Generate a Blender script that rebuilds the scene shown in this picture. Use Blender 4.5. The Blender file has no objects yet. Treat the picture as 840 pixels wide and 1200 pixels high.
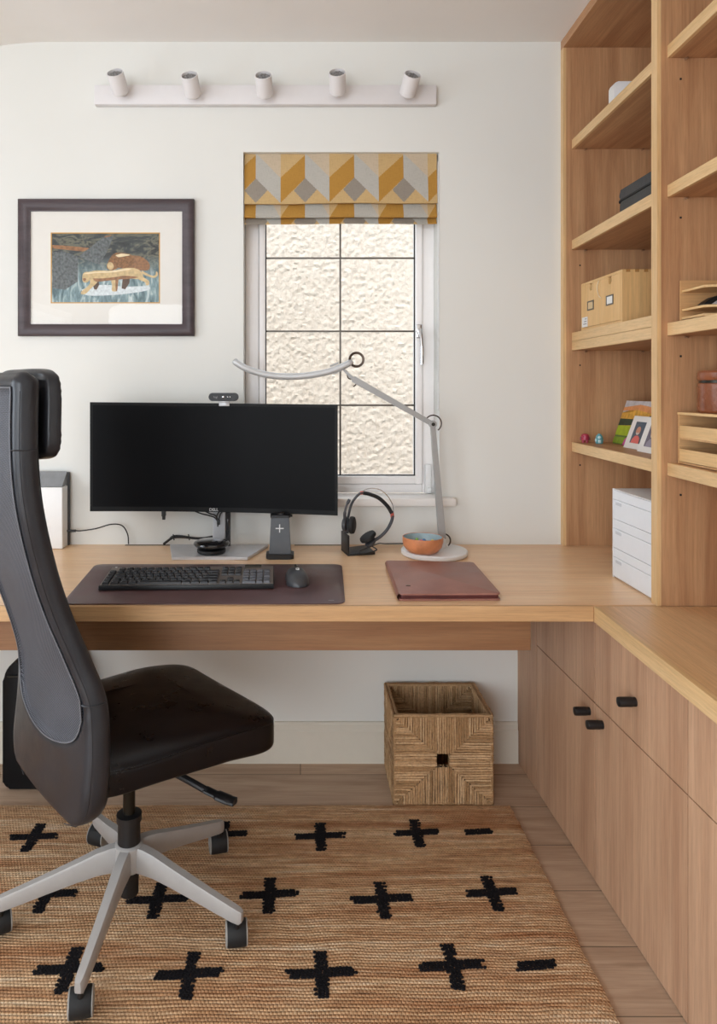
import bpy, bmesh, math, random
from mathutils import Vector, Matrix, noise
random.seed(7)
R = math.radians
col = bpy.context.scene.collection
F = 831.0; VX, VY, CZ = 352.0, 454.0, 1.292      # focal length in px, principal point, eye height

def P(x, y, Y):
    return Vector(((x - VX) * Y / F, Y, CZ - (y - VY) * Y / F))

def lin(h):
    h = h.lstrip('#'); o = []
    for i in (0, 2, 4):
        c = int(h[i:i+2], 16) / 255
        o.append(c / 12.92 if c <= .04045 else ((c + .055) / 1.055) ** 2.4)
    return (*o, 1)

# ------------------------------------------------------------------ materials
class NT:
    def __init__(s, name):
        s.m = bpy.data.materials.new(name); s.m.use_nodes = True
        s.t = s.m.node_tree; s.b = s.t.nodes['Principled BSDF']; s.o = s.t.nodes['Material Output']
        s._tc = None
    def n(s, typ, **kw):
        x = s.t.nodes.new(typ)
        for k, v in kw.items():
            if isinstance(k, str) and hasattr(x, k): setattr(x, k, v)
        return x
    def l(s, a, b): s.t.links.new(a, b)
    def co(s, scale=(1, 1, 1), rot=(0, 0, 0), which='Object'):
        if s._tc is None: s._tc = s.n('ShaderNodeTexCoord')
        m = s.n('ShaderNodeMapping'); m.inputs['Scale'].default_value = scale; m.inputs['Rotation'].default_value = rot
        s.l(s._tc.outputs[which], m.inputs[0]); return m.outputs[0]
    def noise(s, co, scale=5, detail=2, rough=.5, dist=0):
        x = s.n('ShaderNodeTexNoise'); x.inputs['Scale'].default_value = scale; x.inputs['Detail'].default_value = detail
        x.inputs['Roughness'].default_value = rough; x.inputs['Distortion'].default_value = dist
        s.l(co, x.inputs['Vector']); return x.outputs['Fac']
    def ramp(s, fac, stops, interp='LINEAR'):
        x = s.n('ShaderNodeValToRGB'); cr = x.color_ramp; cr.interpolation = interp
        while len(cr.elements) < len(stops): cr.elements.new(.5)
        for e, (p, c) in zip(cr.elements, stops): e.position = p; e.color = c
        s.l(fac, x.inputs[0]); return x.outputs[0]
    def mix(s, a, b, fac, mode='MIX'):
        x = s.n('ShaderNodeMix'); x.data_type = 'RGBA'; x.blend_type = mode
        for v, i in ((fac, 0), (a, 6), (b, 7)):
            if isinstance(v, (int, float, tuple)): x.inputs[i].default_value = v
            else: s.l(v, x.inputs[i])
        return x.outputs[2]
    def math(s, op, a, b=0.0, c=None):
        x = s.n('ShaderNodeMath'); x.operation = op
        for i, v in enumerate((a, b) if c is None else (a, b, c)):
            if isinstance(v, (int, float)): x.inputs[i].default_value = v
            else: s.l(v, x.inputs[i])
        return x.outputs[0]
    def bump(s, h, strength=.3, dist=.002):
        x = s.n('ShaderNodeBump'); x.inputs['Strength'].default_value = strength; x.inputs['Distance'].default_value = dist
        s.l(h, x.inputs['Height']); s.l(x.outputs[0], s.b.inputs['Normal'])
    def set(s, **kw):
        for k, v in kw.items():
            k = k.replace('_', ' ')
            if isinstance(v, (int, float, tuple)): s.b.inputs[k].default_value = v
            else: s.l(v, s.b.inputs[k])

def g(v): return (v, v, v, 1)

def plain(name, hexc, rough=.5, metal=0, var=.06, nscale=40, bump=0, bdist=.001, spec=.5, bscale=None, coat=0):
    s = NT(name); c = lin(hexc)
    d = tuple(max(0, x * (1 - var * 2)) for x in c[:3]) + (1,)
    f = s.noise(s.co(), nscale, 3)
    s.set(Base_Color=s.ramp(f, [(.3, d), (.7, c)]), Roughness=rough, Metallic=metal, Specular_IOR_Level=spec, Coat_Weight=coat)
    if bump:
        s.bump(s.noise(s.co(), bscale or nscale * 6, 3), bump, bdist)
    return s.m

def wood(name, axis, light, dark, rough=.42, k=1.0, contrast=1.0, spec=.4, big=1.0):
    s = NT(name)
    def sc(al, ac):
        v = [ac] * 3; v[axis] = al; return tuple(v)
    L, D = lin(light), lin(dark)
    f1 = s.noise(s.co(sc(.55 * k, 9 * k)), 2.2 * big, 5, .6, .6)       # broad figure
    f2 = s.noise(s.co(sc(1.6, 60)), 3, 4, .65, .2)                    # streaks
    f3 = s.noise(s.co(sc(6, 330)), 3, 2, .6)                          # pores
    c = s.ramp(f1, [(.5 - .25 / contrast, D), (.5 + .22 / contrast, L)])
    c = s.mix(c, s.ramp(f2, [(.35, g(.86)), (.62, g(1.08))]), .7, 'MULTIPLY')
    c = s.mix(c, s.ramp(f3, [(.36, g(.76)), (.5, g(1.03))]), .5, 'MULTIPLY')
    s.set(Base_Color=c, Roughness=rough, Specular_IOR_Level=spec)
    s.bump(f3, .25, .0006)
    return s.m

M = {}
OL, OD = 'C99D6C', 'A97B4C'
for ax, nm in enumerate('xyz'):
    M['oak_' + nm] = wood('oak_' + nm, ax, 'C69A71', 'A27350', .45, 1.0, 1.15)
M['desk_oak'] = wood('desk_oak', 0, 'F0CDA6', 'E4B88C', .30)
M['desk_oak_y'] = wood('desk_oak_y', 1, 'DDB588', 'CC9F70', .34)
M['lip_x'] = wood('oak_lipping_x', 0, 'CDA67A', 'B98F64', .4)
M['lip_y'] = wood('oak_lipping_y', 1, 'E0BE8E', 'CDA775', .4)
M['lip_z'] = wood('oak_lipping_z', 2, 'DDB989', 'CCA573', .4)
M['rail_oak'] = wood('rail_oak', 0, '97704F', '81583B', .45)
M['door_oak'] = wood('door_oak', 2, 'CDA788', 'B0876A', .45, 1.0, 1.2)
M['birch'] = wood('birch_ply', 2, 'DDB680', 'D2A76E', .45, .6)
M['birch_y'] = wood('birch_ply_y', 1, 'E0BD8A', 'D2AB76', .45, .6)
M['tray_wood'] = wood('tray_wood', 0, 'D0A676', 'BE9060', .45, .6)
M['black_plastic'] = plain('black_plastic', '151517', .45, bump=.1)
M['dark_plastic'] = plain('dark_grey_plastic', '3A3B3F', .45, bump=.1)
M['rubber'] = plain('black_rubber', '141415', .7)
M['white_plastic'] = plain('white_plastic', 'E6E5E4', .4, var=.015)
M['grey_plastic'] = plain('light_grey_plastic', 'A5A19E', .42, var=.03, bump=.06)
M['silver'] = plain('silver_metal', 'CBCBCE', .36, .35, .03)
M['satin_light'] = plain('light_bar_metal', 'C9CBCD', .36, .3, .02)
M['satin'] = plain('satin_lamp_metal', 'A3A2A1', .36, .45, .03)
M['chrome'] = plain('chrome', 'D8D8DA', .15, 1, .02)
M['bronze'] = plain('bronze_ring', '4A3C33', .35, .7)
M['white_paint'] = plain('white_paint', 'E4DFDA', .4, var=.015, nscale=8)
M['spot_white'] = plain('spot_white', 'DEDADA', .5, var=.01)
M['sill_paint'] = plain('sill_paint', 'F0ECE8', .35, var=.01)
M['upvc'] = plain('window_upvc', 'F6F3F2', .35, var=.01)
M['lead'] = plain('lead_glazing_bar', '6B655E', .5, .3)
M['text_white'] = plain('white_print', 'DCDCDC', .5, var=0)
M['text_grey'] = plain('grey_print', '8C8A8A', .5, var=0)

def glass(name, tint='FFFFFF', refl=.08, rough=.0):
    s = NT(name); s.t.nodes.remove(s.b)
    tr = s.n('ShaderNodeBsdfTransparent'); gl = s.n('ShaderNodeBsdfGlossy'); mx = s.n('ShaderNodeMixShader')
    tr.inputs[0].default_value = lin(tint); gl.inputs['Roughness'].default_value = rough
    fr = s.n('ShaderNodeFresnel'); fr.inputs[0].default_value = 1.5
    ge = s.n('ShaderNodeNewGeometry')
    s.l(s.math('MULTIPLY', s.math('MULTIPLY', fr.outputs[0], refl / .04), s.math('SUBTRACT', 1.0, ge.outputs['Backfacing'])), mx.inputs[0])
    s.l(tr.outputs[0], mx.inputs[1]); s.l(gl.outputs[0], mx.inputs[2]); s.l(mx.outputs[0], s.o.inputs[0])
    return s.m
M['window_glass'] = glass('window_glass', 'FFFFFF', .035)
M['picture_glass'] = glass('picture_glass', 'FFFFFF', .018)
M['smoke_glass'] = glass('smoked_clear_plastic', '9A9A9E', .06)

def leather(name, base, dark, rough=.38, bsc=420, bump=.25, spec=.5):
    s = NT(name)
    f = s.noise(s.co(), 14, 4, .6)
    v = s.n('ShaderNodeTexVoronoi'); v.inputs['Scale'].default_value = bsc; s.l(s.co(), v.inputs['Vector'])
    s.set(Base_Color=s.ramp(f, [(.3, lin(dark)), (.7, lin(base))]), Roughness=s.ramp(f, [(.3, g(rough - .06)), (.7, g(rough + .08))]), Specular_IOR_Level=spec)
    w = s.noise(s.co(), 60, 3)
    s.bump(s.math('ADD', v.outputs['Distance'], s.math('MULTIPLY', w, 1.5)), bump, .0008)
    return s.m
M['black_leather'] = leather('black_leather', '2A2B30', '202126', .34, 420, .12, .42)
M['seat_leather'] = leather('seat_leather', '0C0A0E', '0A090C', .30, 300, .0, .28)
M['brown_leather'] = leather('brown_leather', '8E5233', '733F24', .28)
M['mat_leather'] = leather('desk_mat_leather', '5A3F40', '48302F', .38, 500, .12)
M['folio_leather'] = leather('folio_leather', '9C6C60', '86564B', .38, 300, .2)
M['case_leather'] = leather('case_leather', '34322F', '232427', .45)

# walls
s = NT('wall_paint'); f = s.noise(s.co(), 2.0, 3)
s.set(Base_Color=s.ramp(f, [(.3, lin('DDDCD7')), (.7, lin('E1E0DB'))]), Roughness=.7, Specular_IOR_Level=.25)
s.bump(s.noise(s.co(), 220, 3), .08, .0008); M['wall'] = s.m
s = NT('ceiling_paint'); f = s.noise(s.co(), 3.0, 3)
s.set(Base_Color=s.ramp(f, [(.3, lin('E9E5E0')), (.7, lin('EDE9E5'))]), Roughness=.8, Specular_IOR_Level=.2)
s.bump(s.noise(s.co(), 60, 3), .12, .002); M['ceiling'] = s.m
M['skirting'] = plain('skirting_paint', 'D9D2C4', .5, var=.01)
# floor boards
s = NT('oak_floorboards')
br = s.n('ShaderNodeTexBrick'); s.l(s.co((1, 1, 1)), br.inputs['Vector'])
br.inputs['Color1'].default_value = g(.86); br.inputs['Color2'].default_value = g(1.04); br.inputs['Mortar'].default_value = g(.25)
br.inputs['Scale'].default_value = 1; br.inputs['Mortar Size'].default_value = .0016; br.inputs['Brick Width'].default_value = 1.9
br.inputs['Row Height'].default_value = .182; br.offset = .37; br.inputs['Bias'].default_value = 0
f1 = s.noise(s.co((.9, 9, 1)), 2.4, 5, .6, 1.2); f2 = s.noise(s.co((2, 90, 1)), 3, 3, .6); f3 = s.noise(s.co((1, 2, 1)), 5, 2)
c = s.ramp(f1, [(.3, lin('B0937B')), (.55, lin('C4A88F')), (.75, lin('CFB49C'))])
c = s.mix(c, s.ramp(f2, [(.35, g(.82)), (.6, g(1.03))]), .7, 'MULTIPLY')
c = s.mix(c, br.outputs['Color'], .9, 'MULTIPLY')
s.set(Base_Color=c, Roughness=.5, Specular_IOR_Level=.35); s.bump(br.outputs['Fac'], -.3, .002); M['floor'] = s.m
# jute rug
s = NT('woven_jute')
a1 = s.noise(s.co((2.6, 42, 1)), 1.5, 4, .7, .4); a2 = s.noise(s.co((24, 190, 1)), 1, 3, .7); a3 = s.noise(s.co((.5, 7, 1)), 2.0, 3, .6, .3)
c = s.ramp(a1, [(.28, lin('96745C')), (.42, lin('C49B75')), (.56, lin('DBBA96')), (.72, lin('EAD8BE'))])
c = s.mix(c, s.ramp(a3, [(.36, lin('C0926C')), (.5, lin('F4EADF')), (.66, lin('FFFFFF'))]), .7, 'MULTIPLY')
c = s.mix(c, s.ramp(a2, [(.3, g(.66)), (.62, g(1.15))]), .8, 'MULTIPLY')
sep = s.n('ShaderNodeSeparateXYZ'); s.l(s.co(), sep.inputs[0])
wob = s.noise(s.co((3, 3, 1)), 1.3, 2)
yy = s.math('ADD', sep.outputs[1], s.math('MULTIPLY', wob, .03))
row = s.math('MULTIPLY', yy, 1 / .0085)
ry = s.math('ABSOLUTE', s.math('SUBTRACT', s.math('FRACT', row), .5))
odd = s.math('MULTIPLY', s.math('MODULO', s.math('FLOOR', row), 2.0), .5)
cx = s.math('ADD', s.math('MULTIPLY', sep.outputs[0], 1 / .0082), odd)
rx = s.math('ABSOLUTE', s.math('SUBTRACT', s.math('FRACT', cx), .5))
h = s.math('SUBTRACT', 1.0, s.math('ADD', s.math('MULTIPLY', s.math('POWER', s.math('MULTIPLY', ry, 2.0), 2.0), .6), s.math('MULTIPLY', s.math('POWER', s.math('MULTIPLY', rx, 2.0), 2.5), .6)))
wn = s.n('ShaderNodeTexWhiteNoise'); wn.noise_dimensions = '2D'; cb = s.n('ShaderNodeCombineXYZ')
s.l(s.math('FLOOR', cx), cb.inputs[0]); s.l(s.math('FLOOR', row), cb.inputs[1]); s.l(cb.outputs[0], wn.inputs['Vector'])
c = s.mix(c, s.ramp(wn.outputs['Value'], [(0, g(.74)), (.5, g(.99)), (1, g(1.16))]), .42, 'MULTIPLY')
c = s.mix(c, s.ramp(h, [(.0, g(.62)), (.5, g(1.03))]), .4, 'MULTIPLY')
s.set(Base_Color=c, Roughness=.85, Specular_IOR_Level=.15)
s.bump(s.math('ADD', h, s.math('MULTIPLY', a2, .5)), .9, .004); M['jute'] = s.m
M['rug_black'] = plain('black_wool', '1A181B', .9, var=.2, nscale=150, bump=.6, bdist=.002, spec=.15)
# seagrass
s = NT('twisted_seagrass')
f = s.noise(s.co(), 160, 3, .6); f2 = s.noise(s.co(), 14, 3)
ge = s.n('ShaderNodeNewGeometry')
c = s.ramp(ge.outputs['Random Per Island'], [(0, lin('9A7854')), (.5, lin('B9946C')), (1, lin('CDAB84'))]); c = s.mix(c, s.ramp(f, [(.34, g(.6)), (.6, g(1.08))]), .6, 'MULTIPLY')
c = s.mix(c, s.ramp(f2, [(.3, g(.78)), (.7, g(1.1))]), .7, 'MULTIPLY')
s.set(Base_Color=c, Roughness=.8, Specular_IOR_Level=.2); s.bump(f, .8, .002); M['seagrass'] = s.m
# chair mesh
s = NT('chair_mesh_fabric')
sp = s.n('ShaderNodeSeparateXYZ'); s.l(s.co(), sp.inputs[0])
w1 = s.math('SINE', s.math('MULTIPLY', sp.outputs[1], 2 * math.pi / .0058)); w2 = s.math('SINE', s.math('MULTIPLY', sp.outputs[2], 2 * math.pi / .0058))
dd = s.math('MULTIPLY', w1, w2)
nn = s.noise(s.co(), 9, 3)
c = s.ramp(dd, [(.0, lin('303137')), (.8, lin('7A7C84'))]); c = s.mix(c, s.ramp(nn, [(.3, g(.75)), (.7, g(1.05))]), .6, 'MULTIPLY')
s.set(Base_Color=c, Roughness=.6, Specular_IOR_Level=.35); s.bump(dd, .5, .0012); M['chair_mesh'] = s.m
# render (pebbledash) outside
s = NT('roughcast_render')
f = s.noise(s.co(), 45, 5, .65); s.set(Base_Color=s.ramp(f, [(.3, lin('BCAE9F')), (.6, lin('CDC1B3'))]), Roughness=.95, Specular_IOR_Level=.1)
s.bump(f, .8, .01); M['roughcast'] = s.m
M['paving'] = plain('outside_paving', '9A9288', .9, var=.2, nscale=12)
def fabric(name, c):
    s = NT(name); co = s.co((1, 1, 1))
    w = s.noise(s.co((900, 60, 60)), 1, 2); w2 = s.noise(s.co((60, 60, 900)), 1, 2)
    b = s.mix(lin(c), s.ramp(s.math('ADD', w, w2), [(.7, g(.86)), (1.2, g(1.08))]), .8, 'MULTIPLY')
    s.set(Base_Color=b, Roughness=.8, Specular_IOR_Level=.2); s.bump(w, .2, .0006); return s.m
for nm, c in (('mustard', 'AC803C'), ('straw', 'BFA172'), ('dove', 'B0ACA4'), ('taupe', '8F867B'), ('beige', 'BDAC95')):
    M['blind_' + nm] = fabric('blind_' + nm, c)
# monitor screen
s = NT('screen_black'); s.set(Base_Color=lin('0C0C0E'), Roughness=.4, Specular_IOR_Level=.07); M['screen'] = s.m
M['monitor_black'] = plain('monitor_black', '0D0D0E', .5, spec=.2)
M['keycap'] = plain('keycap_black', '26272B', .45, var=.05)
M['keycap_grey'] = plain('keycap_grey', '5C5E66', .45, var=.05)
M['kb_plate'] = plain('keyboard_plate', '8A817B', .35, .4)
M['dark_metal'] = plain('dark_metal', '38352F', .3, .8)
M['tower_grey'] = plain('charger_grey', '55575B', .5, bump=.2)
M['terracotta'] = plain('terracotta_glaze', 'D88C60', .35, var=.15, nscale=30)
M['bowl_blue'] = plain('bowl_blue_glaze', 'A9BDC4', .25, var=.1, nscale=30)

# ------------------------------------------------------------------ mesh helpers
def tf_box(bm, c, size, bev=0, seg=2, rot=None):
    r = bmesh.ops.create_cube(bm, size=1.0); vs = r['verts']
    bmesh.ops.scale(bm, vec=size, verts=vs)
    if bev:
        es = list({e for v in vs for e in v.link_edges})
        rb = bmesh.ops.bevel(bm, geom=es, offset=min(bev, min(size) * .49), segments=seg, profile=.5, affect='EDGES')
        vs = list({v for f in rb['faces'] for v in f.verts} | {v for v in vs if v.is_valid})
        # collect whole island
        seen = set(vs); st = list(vs)
        while st:
            v = st.pop()
            for e in v.link_edges:
                o = e.other_vert(v)
                if o not in seen: seen.add(o); st.append(o)
        vs = list(seen)
    if rot is not None: bmesh.ops.rotate(bm, cent=(0, 0, 0), matrix=rot, verts=vs)
    bmesh.ops.translate(bm, vec=Vector(c), verts=vs)
    return vs
def box(bm, x0, x1, y0, y1, z0, z1, bev=0, seg=2):
    return tf_box(bm, ((x0+x1)/2, (y0+y1)/2, (z0+z1)/2), (abs(x1-x0), abs(y1-y0), abs(z1-z0)), bev, seg)
def frame_axes(d):
    d = d.normalized(); a = Vector((0, 0, 1)) if abs(d.z) < .9 else Vector((1, 0, 0))
    u = d.cross(a).normalized(); return u, d.cross(u).normalized()
def tube(bm, pts, r, seg=10, caps=True, flat=1.0):
    pts = [Vector(p) for p in pts]; n = len(pts); rings = []
    u = None
    for i, p in enumerate(pts):
        d = (pts[min(i+1, n-1)] - pts[max(i-1, 0)]).normalized()
        if u is None: u, w = frame_axes(d)
        else:
            u = (u - d * u.dot(d)).normalized(); w = d.cross(u).normalized()
        rr = r[i] if isinstance(r, (list, tuple)) else r
        rings.append([bm.verts.new(p + (u * math.cos(2*math.pi*k/seg) + w * flat * math.sin(2*math.pi*k/seg)) * rr) for k in range(seg)])
    for a, b in zip(rings, rings[1:]):
        for k in range(seg): bm.faces.new((a[k], a[(k+1) % seg], b[(k+1) % seg], b[k]))
    if caps:
        bm.faces.new(rings[0][::-1]); bm.faces.new(rings[-1])
def smooth_path(pts, n=8):
    pts = [Vector(p) for p in pts]; out = []
    q = [pts[0] * 2 - pts[1]] + pts + [pts[-1] * 2 - pts[-2]]
    for i in range(1, len(q) - 2):
        a, b, c, d = q[i-1:i+3]
        for k in range(n):
            t = k / n
            out.append(.5 * ((2*b) + (c-a)*t + (2*a-5*b+4*c-d)*t*t + (3*b-a-3*c+d)*t**3))
    out.append(pts[-1]); return out
def cyl(bm, p0, p1, r0, r1=None, seg=24, bev=0):
    p0, p1 = Vector(p0), Vector(p1); r1 = r0 if r1 is None else r1
    if bev:
        d = (p1 - p0).normalized()
        tube(bm, [p0, p0 + d*bev, p1 - d*bev, p1], [r0 - bev, r0, r1, r1 - bev], seg)
    else: tube(bm, [p0, p1], [r0, r1], seg)
def lathe(bm, prof, c=(0, 0, 0), seg=40, mtx=None):
    c = Vector(c); rings = []
    for r, z in prof:
        if r < 1e-6:
            v = Vector((0, 0, z)); v = mtx @ v if mtx else v; rings.append([bm.verts.new(c + v)])
        else:
            ring = []
            for k in range(seg):
                a = 2*math.pi*k/seg; v = Vector((r*math.cos(a), r*math.sin(a), z)); v = mtx @ v if mtx else v
                ring.append(bm.verts.new(c + v))
            rings.append(ring)
    for a, b in zip(rings, rings[1:]):
        for k in range(seg):
            k2 = (k+1) % seg
            if len(a) == 1 and len(b) == 1: continue
            if len(a) == 1: bm.faces.new((a[0], b[k2], b[k]))
            elif len(b) == 1: bm.faces.new((a[k], a[k2], b[0]))
            else: bm.faces.new((a[k], a[k2], b[k2], b[k]))
def revolve(bm, o, axis, prof, seg=32):
    axis = Vector(axis).normalized(); u, w = frame_axes(axis)
    lathe(bm, prof, o, seg, Matrix((u, w, axis)).transposed())
def prism(bm, poly, lo, hi, axis=2, bev=0):
    def mk(p, h):
        v = [p[0], p[1]]; v.insert(axis, h); return bm.verts.new(v)
    a = [mk(p, lo) for p in poly]; b = [mk(p, hi) for p in poly]
    fs = [bm.faces.new(a[::-1]), bm.faces.new(b)]
    n = len(poly)
    for i in range(n): fs.append(bm.faces.new((a[i], a[(i+1) % n], b[(i+1) % n], b[i])))
    if bev:
        es = list({e for f in fs for e in f.edges})
        bmesh.ops.bevel(bm, geom=es, offset=bev, segments=2, profile=.5, affect='EDGES')
def ball(bm, c, r, sc=(1, 1, 1), u=16, v=10, rot=None):
    m = Matrix.Translation(Vector(c)) @ (rot.to_4x4() if rot else Matrix.Identity(4)) @ Matrix.Diagonal((r*sc[0], r*sc[1], r*sc[2], 1))
    bmesh.ops.create_uvsphere(bm, u_segments=u, v_segments=v, radius=1, matrix=m)
def rrect(w, h, r, n=6):
    out = []
    for cx, cy, a0 in ((w/2-r, h/2-r, 0), (-w/2+r, h/2-r, 90), (-w/2+r, -h/2+r, 180), (w/2-r, -h/2+r, 270)):
        for k in range(n+1):
            a = R(a0 + 90*k/n); out.append((cx + r*math.cos(a), cy + r*math.sin(a)))
    return out

def BM(): return bmesh.new()
def obj(name, bm, mat, parent=None, smooth=True, local=False, angle=35):
    """link bm as ONE mesh object; with a parent that only has a location, world coordinates are moved into its frame"""
    bmesh.ops.recalc_face_normals(bm, faces=bm.faces)
    if parent is not None and not local:
        off = Vector((0, 0, 0)); p = parent
        while p is not None: off += p.location; p = p.parent
        bmesh.ops.translate(bm, vec=-off, verts=bm.verts)
    me = bpy.data.meshes.new(name); bm.to_mesh(me); bm.free()
    for m in (mat if isinstance(mat, (list, tuple)) else [mat]): me.materials.append(M[m] if isinstance(m, str) else m)
    if smooth:
        me.polygons.foreach_set('use_smooth', [True] * len(me.polygons))
        try: me.set_sharp_from_angle(angle=R(angle))
        except Exception: pass
    o = bpy.data.objects.new(name, me); col.objects.link(o)
    if parent is not None: o.parent = parent
    return o
def thing(name, label, cat, loc=(0, 0, 0), rz=0, group=None):
    o = bpy.data.objects.new(name, None); col.objects.link(o); o.empty_display_size = .05
    o.location = loc; o.rotation_euler = (0, 0, rz); o['label'] = label; o['category'] = cat
    if group: o['group'] = group
    return o
def tag(o, label, cat, group=None, kind=None):
    o['label'] = label; o['category'] = cat
    if group: o['group'] = group
    if kind: o['kind'] = kind
    return o
def struct(name, bm, mat, smooth=False):
    o = obj(name, bm, mat, None, smooth); o['kind'] = 'structure'; return o
def solo(name, bm, mat, label, cat, loc=None, smooth=True, group=None, angle=35):
    """a thing that is one mesh, its origin at loc"""
    if loc is not None: bmesh.ops.translate(bm, vec=-Vector(loc), verts=bm.verts)
    o = obj(name, bm, mat, None, smooth, angle=angle)
    if loc is not None: o.location = loc
    return tag(o, label, cat, group)
def text_mesh(body, size, ext=.0004):
    c = bpy.data.curves.new('lettering', 'FONT'); c.body = body; c.size = size; c.extrude = ext; c.align_x = 'CENTER'; c.align_y = 'CENTER'
    t = bpy.data.objects.new('lettering', c); col.objects.link(t)
    bpy.context.view_layer.update()
    me = bpy.data.meshes.new_from_object(t.evaluated_get(bpy.context.evaluated_depsgraph_get()))
    b = BM(); b.from_mesh(me); bpy.data.objects.remove(t); bpy.data.curves.remove(c); bpy.data.meshes.remove(me)
    return b
def text(name, body, size, loc, rot, mat, parent, ext=.0004, local=False):
    b = text_mesh(body, size, ext)
    bmesh.ops.transform(b, matrix=Matrix.Translation(Vector(loc)) @ rot.to_4x4(), verts=b.verts)
    return obj(name, b, mat, parent, False, local)
FACING = Matrix.Rotation(R(90), 3, 'X')      # text facing -Y

DZ = .7496                 # desk top height
WY = 2.45                  # window wall
CH = 2.486                 # ceiling

# ------------------------------------------------------------------ setting
LX, RX, BY = -2.1, 1.27, -2.3
WX0, WX1, WZ0, WZ1 = -.1975, .4795, .885, 2.105
b = BM()
box(b, LX-.1, WX0, WY, WY+.28, 0, CH+.15); box(b, WX1, RX+.1, WY, WY+.28, 0, CH+.15)
box(b, WX0, WX1, WY, WY+.28, 0, WZ0); box(b, WX0, WX1, WY, WY+.28, WZ1, CH+.15)
struct('wall_back', b, 'wall')
b = BM(); box(b, RX, RX+.1, BY-.1, WY, 0, CH+.15); struct('wall_right', b, 'wall')
# left wall with a glazed door opening, and the wall behind the camera with a wide window
DY0, DY1 = -1.75, -.15
b = BM(); box(b, LX-.1, LX, BY-.1, DY0, 0, CH+.15); box(b, LX-.1, LX, DY1, .45, 0, CH+.15); box(b, LX-.1, LX, DY0, DY1, 2.1, CH+.15)
box(b, LX-.1, LX, 1.65, WY, 0, CH+.15); box(b, LX-.1, LX, .45, 1.65, 0, .85); box(b, LX-.1, LX, .45, 1.65, 2.0, CH+.15)
struct('wall_left', b, 'wall')
b = BM(); box(b, LX, -1.95, BY-.1, BY, 0, CH+.15); box(b, -.55, RX, BY-.1, BY, 0, CH+.15)
box(b, -1.95, -.55, BY-.1, BY, 0, .5); box(b, -1.95, -.55, BY-.1, BY, 2.15, CH+.15)
struct('wall_front', b, 'wall')
b = BM(); box(b, LX-.1, RX+.1, BY-.1, WY+.28, -.1, 0); struct('floor', b, 'floor')
# ceiling: flat, turning down gently on the left
b = BM(); prof = [(RX+.1, CH)]
for x, dz in ((-.86, 0), (-.93, .002), (-1.0, .008), (-1.07, .02), (-1.2, .06), (-1.5, .2), (-2.2, .55)): prof.append((x, CH - dz))
prof += [(-2.2, CH+.1), (RX+.1, CH+.1)]
prism(b, prof, BY-.1, WY, 1); struct('ceiling', b, 'ceiling', True)
b = BM()
prism(b, [(WY-.0005, 0), (WY-.0005, .139), (WY-.008, .139), (WY-.011, .132), (WY-.011, .117), (WY-.016, .110), (WY-.016, 0)], LX, .748, 0)
struct('baseboard_back', b, 'skirting')

# window
W = bpy.data.objects.new('window_1', None); col.objects.link(W); W['kind'] = 'structure'
fy0, fy1 = 2.535, 2.60
def wx(x): return (x - VX) * fy0 / F
def wz(y): return CZ - (y - VY) * fy0 / F
gx0, gx1, gz0, gz1 = wx(311), wx(486.3), wz(557.5), wz(215)
sx0, sx1, sz0, sz1 = wx(302.9), wx(495), wz(567.5), wz(205)
b = BM()
box(b, WX0+.0005, sx0, fy0+.004, fy1, WZ0+.03, WZ1-.0005, .003); box(b, sx1, WX1-.0005, fy0+.004, fy1, WZ0+.03, WZ1-.0005, .003)
box(b, sx0, sx1, fy0+.004, fy1, WZ0+.03, sz0, .003); box(b, sx0, sx1, fy0+.004, fy1, sz1, WZ1-.0005, .003)
obj('window_frame', b, 'upvc', W)
b = BM()
box(b, sx0+.002, gx0, fy0-.014, fy1-.01, sz0+.002, sz1-.002, .005, 3); box(b, gx1, sx1-.002, fy0-.014, fy1-.01, sz0+.002, sz1-.002, .005, 3)
box(b, gx0-.002, gx1+.002, fy0-.013, fy1-.01, sz0+.002, gz0, .005, 3); box(b, gx0-.002, gx1+.002, fy0-.013, fy1-.01, gz1, sz1-.002, .005, 3)
obj('window_sash', b, 'upvc', W)
b = BM(); e = .0035
for (a0, a1, c0, c1) in ((gx0, gx0+e, gz0, gz1), (gx1-e, gx1, gz0, gz1), (gx0, gx1, gz0, gz0+e), (gx0, gx1, gz1-e, gz1)):
    box(b, a0, a1, fy0+.0, fy0+.01, c0, c1)
obj('window_gasket', b, 'rubber', W)
b = BM(); box(b, gx0, gx1, fy0+.012, fy0+.018, gz0, gz1); obj('window_pane', b, 'window_glass', W)
b = BM(); q = .0032
box(b, wx(398.8)-q, wx(398.8)+q, fy0+.008, fy0+.0115, gz0, gz1, .001)
for yy in (302, 388, 475): box(b, gx0, gx1, fy0+.0078, fy0+.0117, wz(yy)-q, wz(yy)+q, .001)
obj('glazing_bar', b, 'lead', W)
b = BM()
hp = [Vector(((491.3-VX)*2.5/F, 2.508, 0)) for _ in range(1)][0]
hx = (491.8-VX)*2.51/F
tf_box(b, (hx, 2.519, CZ-(388-VY)*2.51/F), (.022, .008, .05), .004, 3)
cyl(b, (hx, 2.516, CZ-(390-VY)*2.51/F), (hx, 2.500, CZ-(390-VY)*2.51/F), .009)
tube(b, smooth_path([(hx, 2.500, CZ-(386-VY)*2.5/F), (hx+.002, 2.492, CZ-(396-VY)*2.5/F), (hx+.003, 2.488, CZ-(410-VY)*2.5/F), (hx+.003, 2.489, CZ-(427-VY)*2.5/F)]), .0065, 10)
obj('window_handle', b, 'chrome', W)
b = BM(); lx = (502-VX)*2.52/F
tf_box(b, (lx, fy0-.004, CZ-(561-VY)*2.53/F), (.022, .016, .104), .003, 2); tf_box(b, (lx+.002, fy0-.014, CZ-(574-VY)*2.53/F), (.016, .01, .02), .003)
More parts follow.
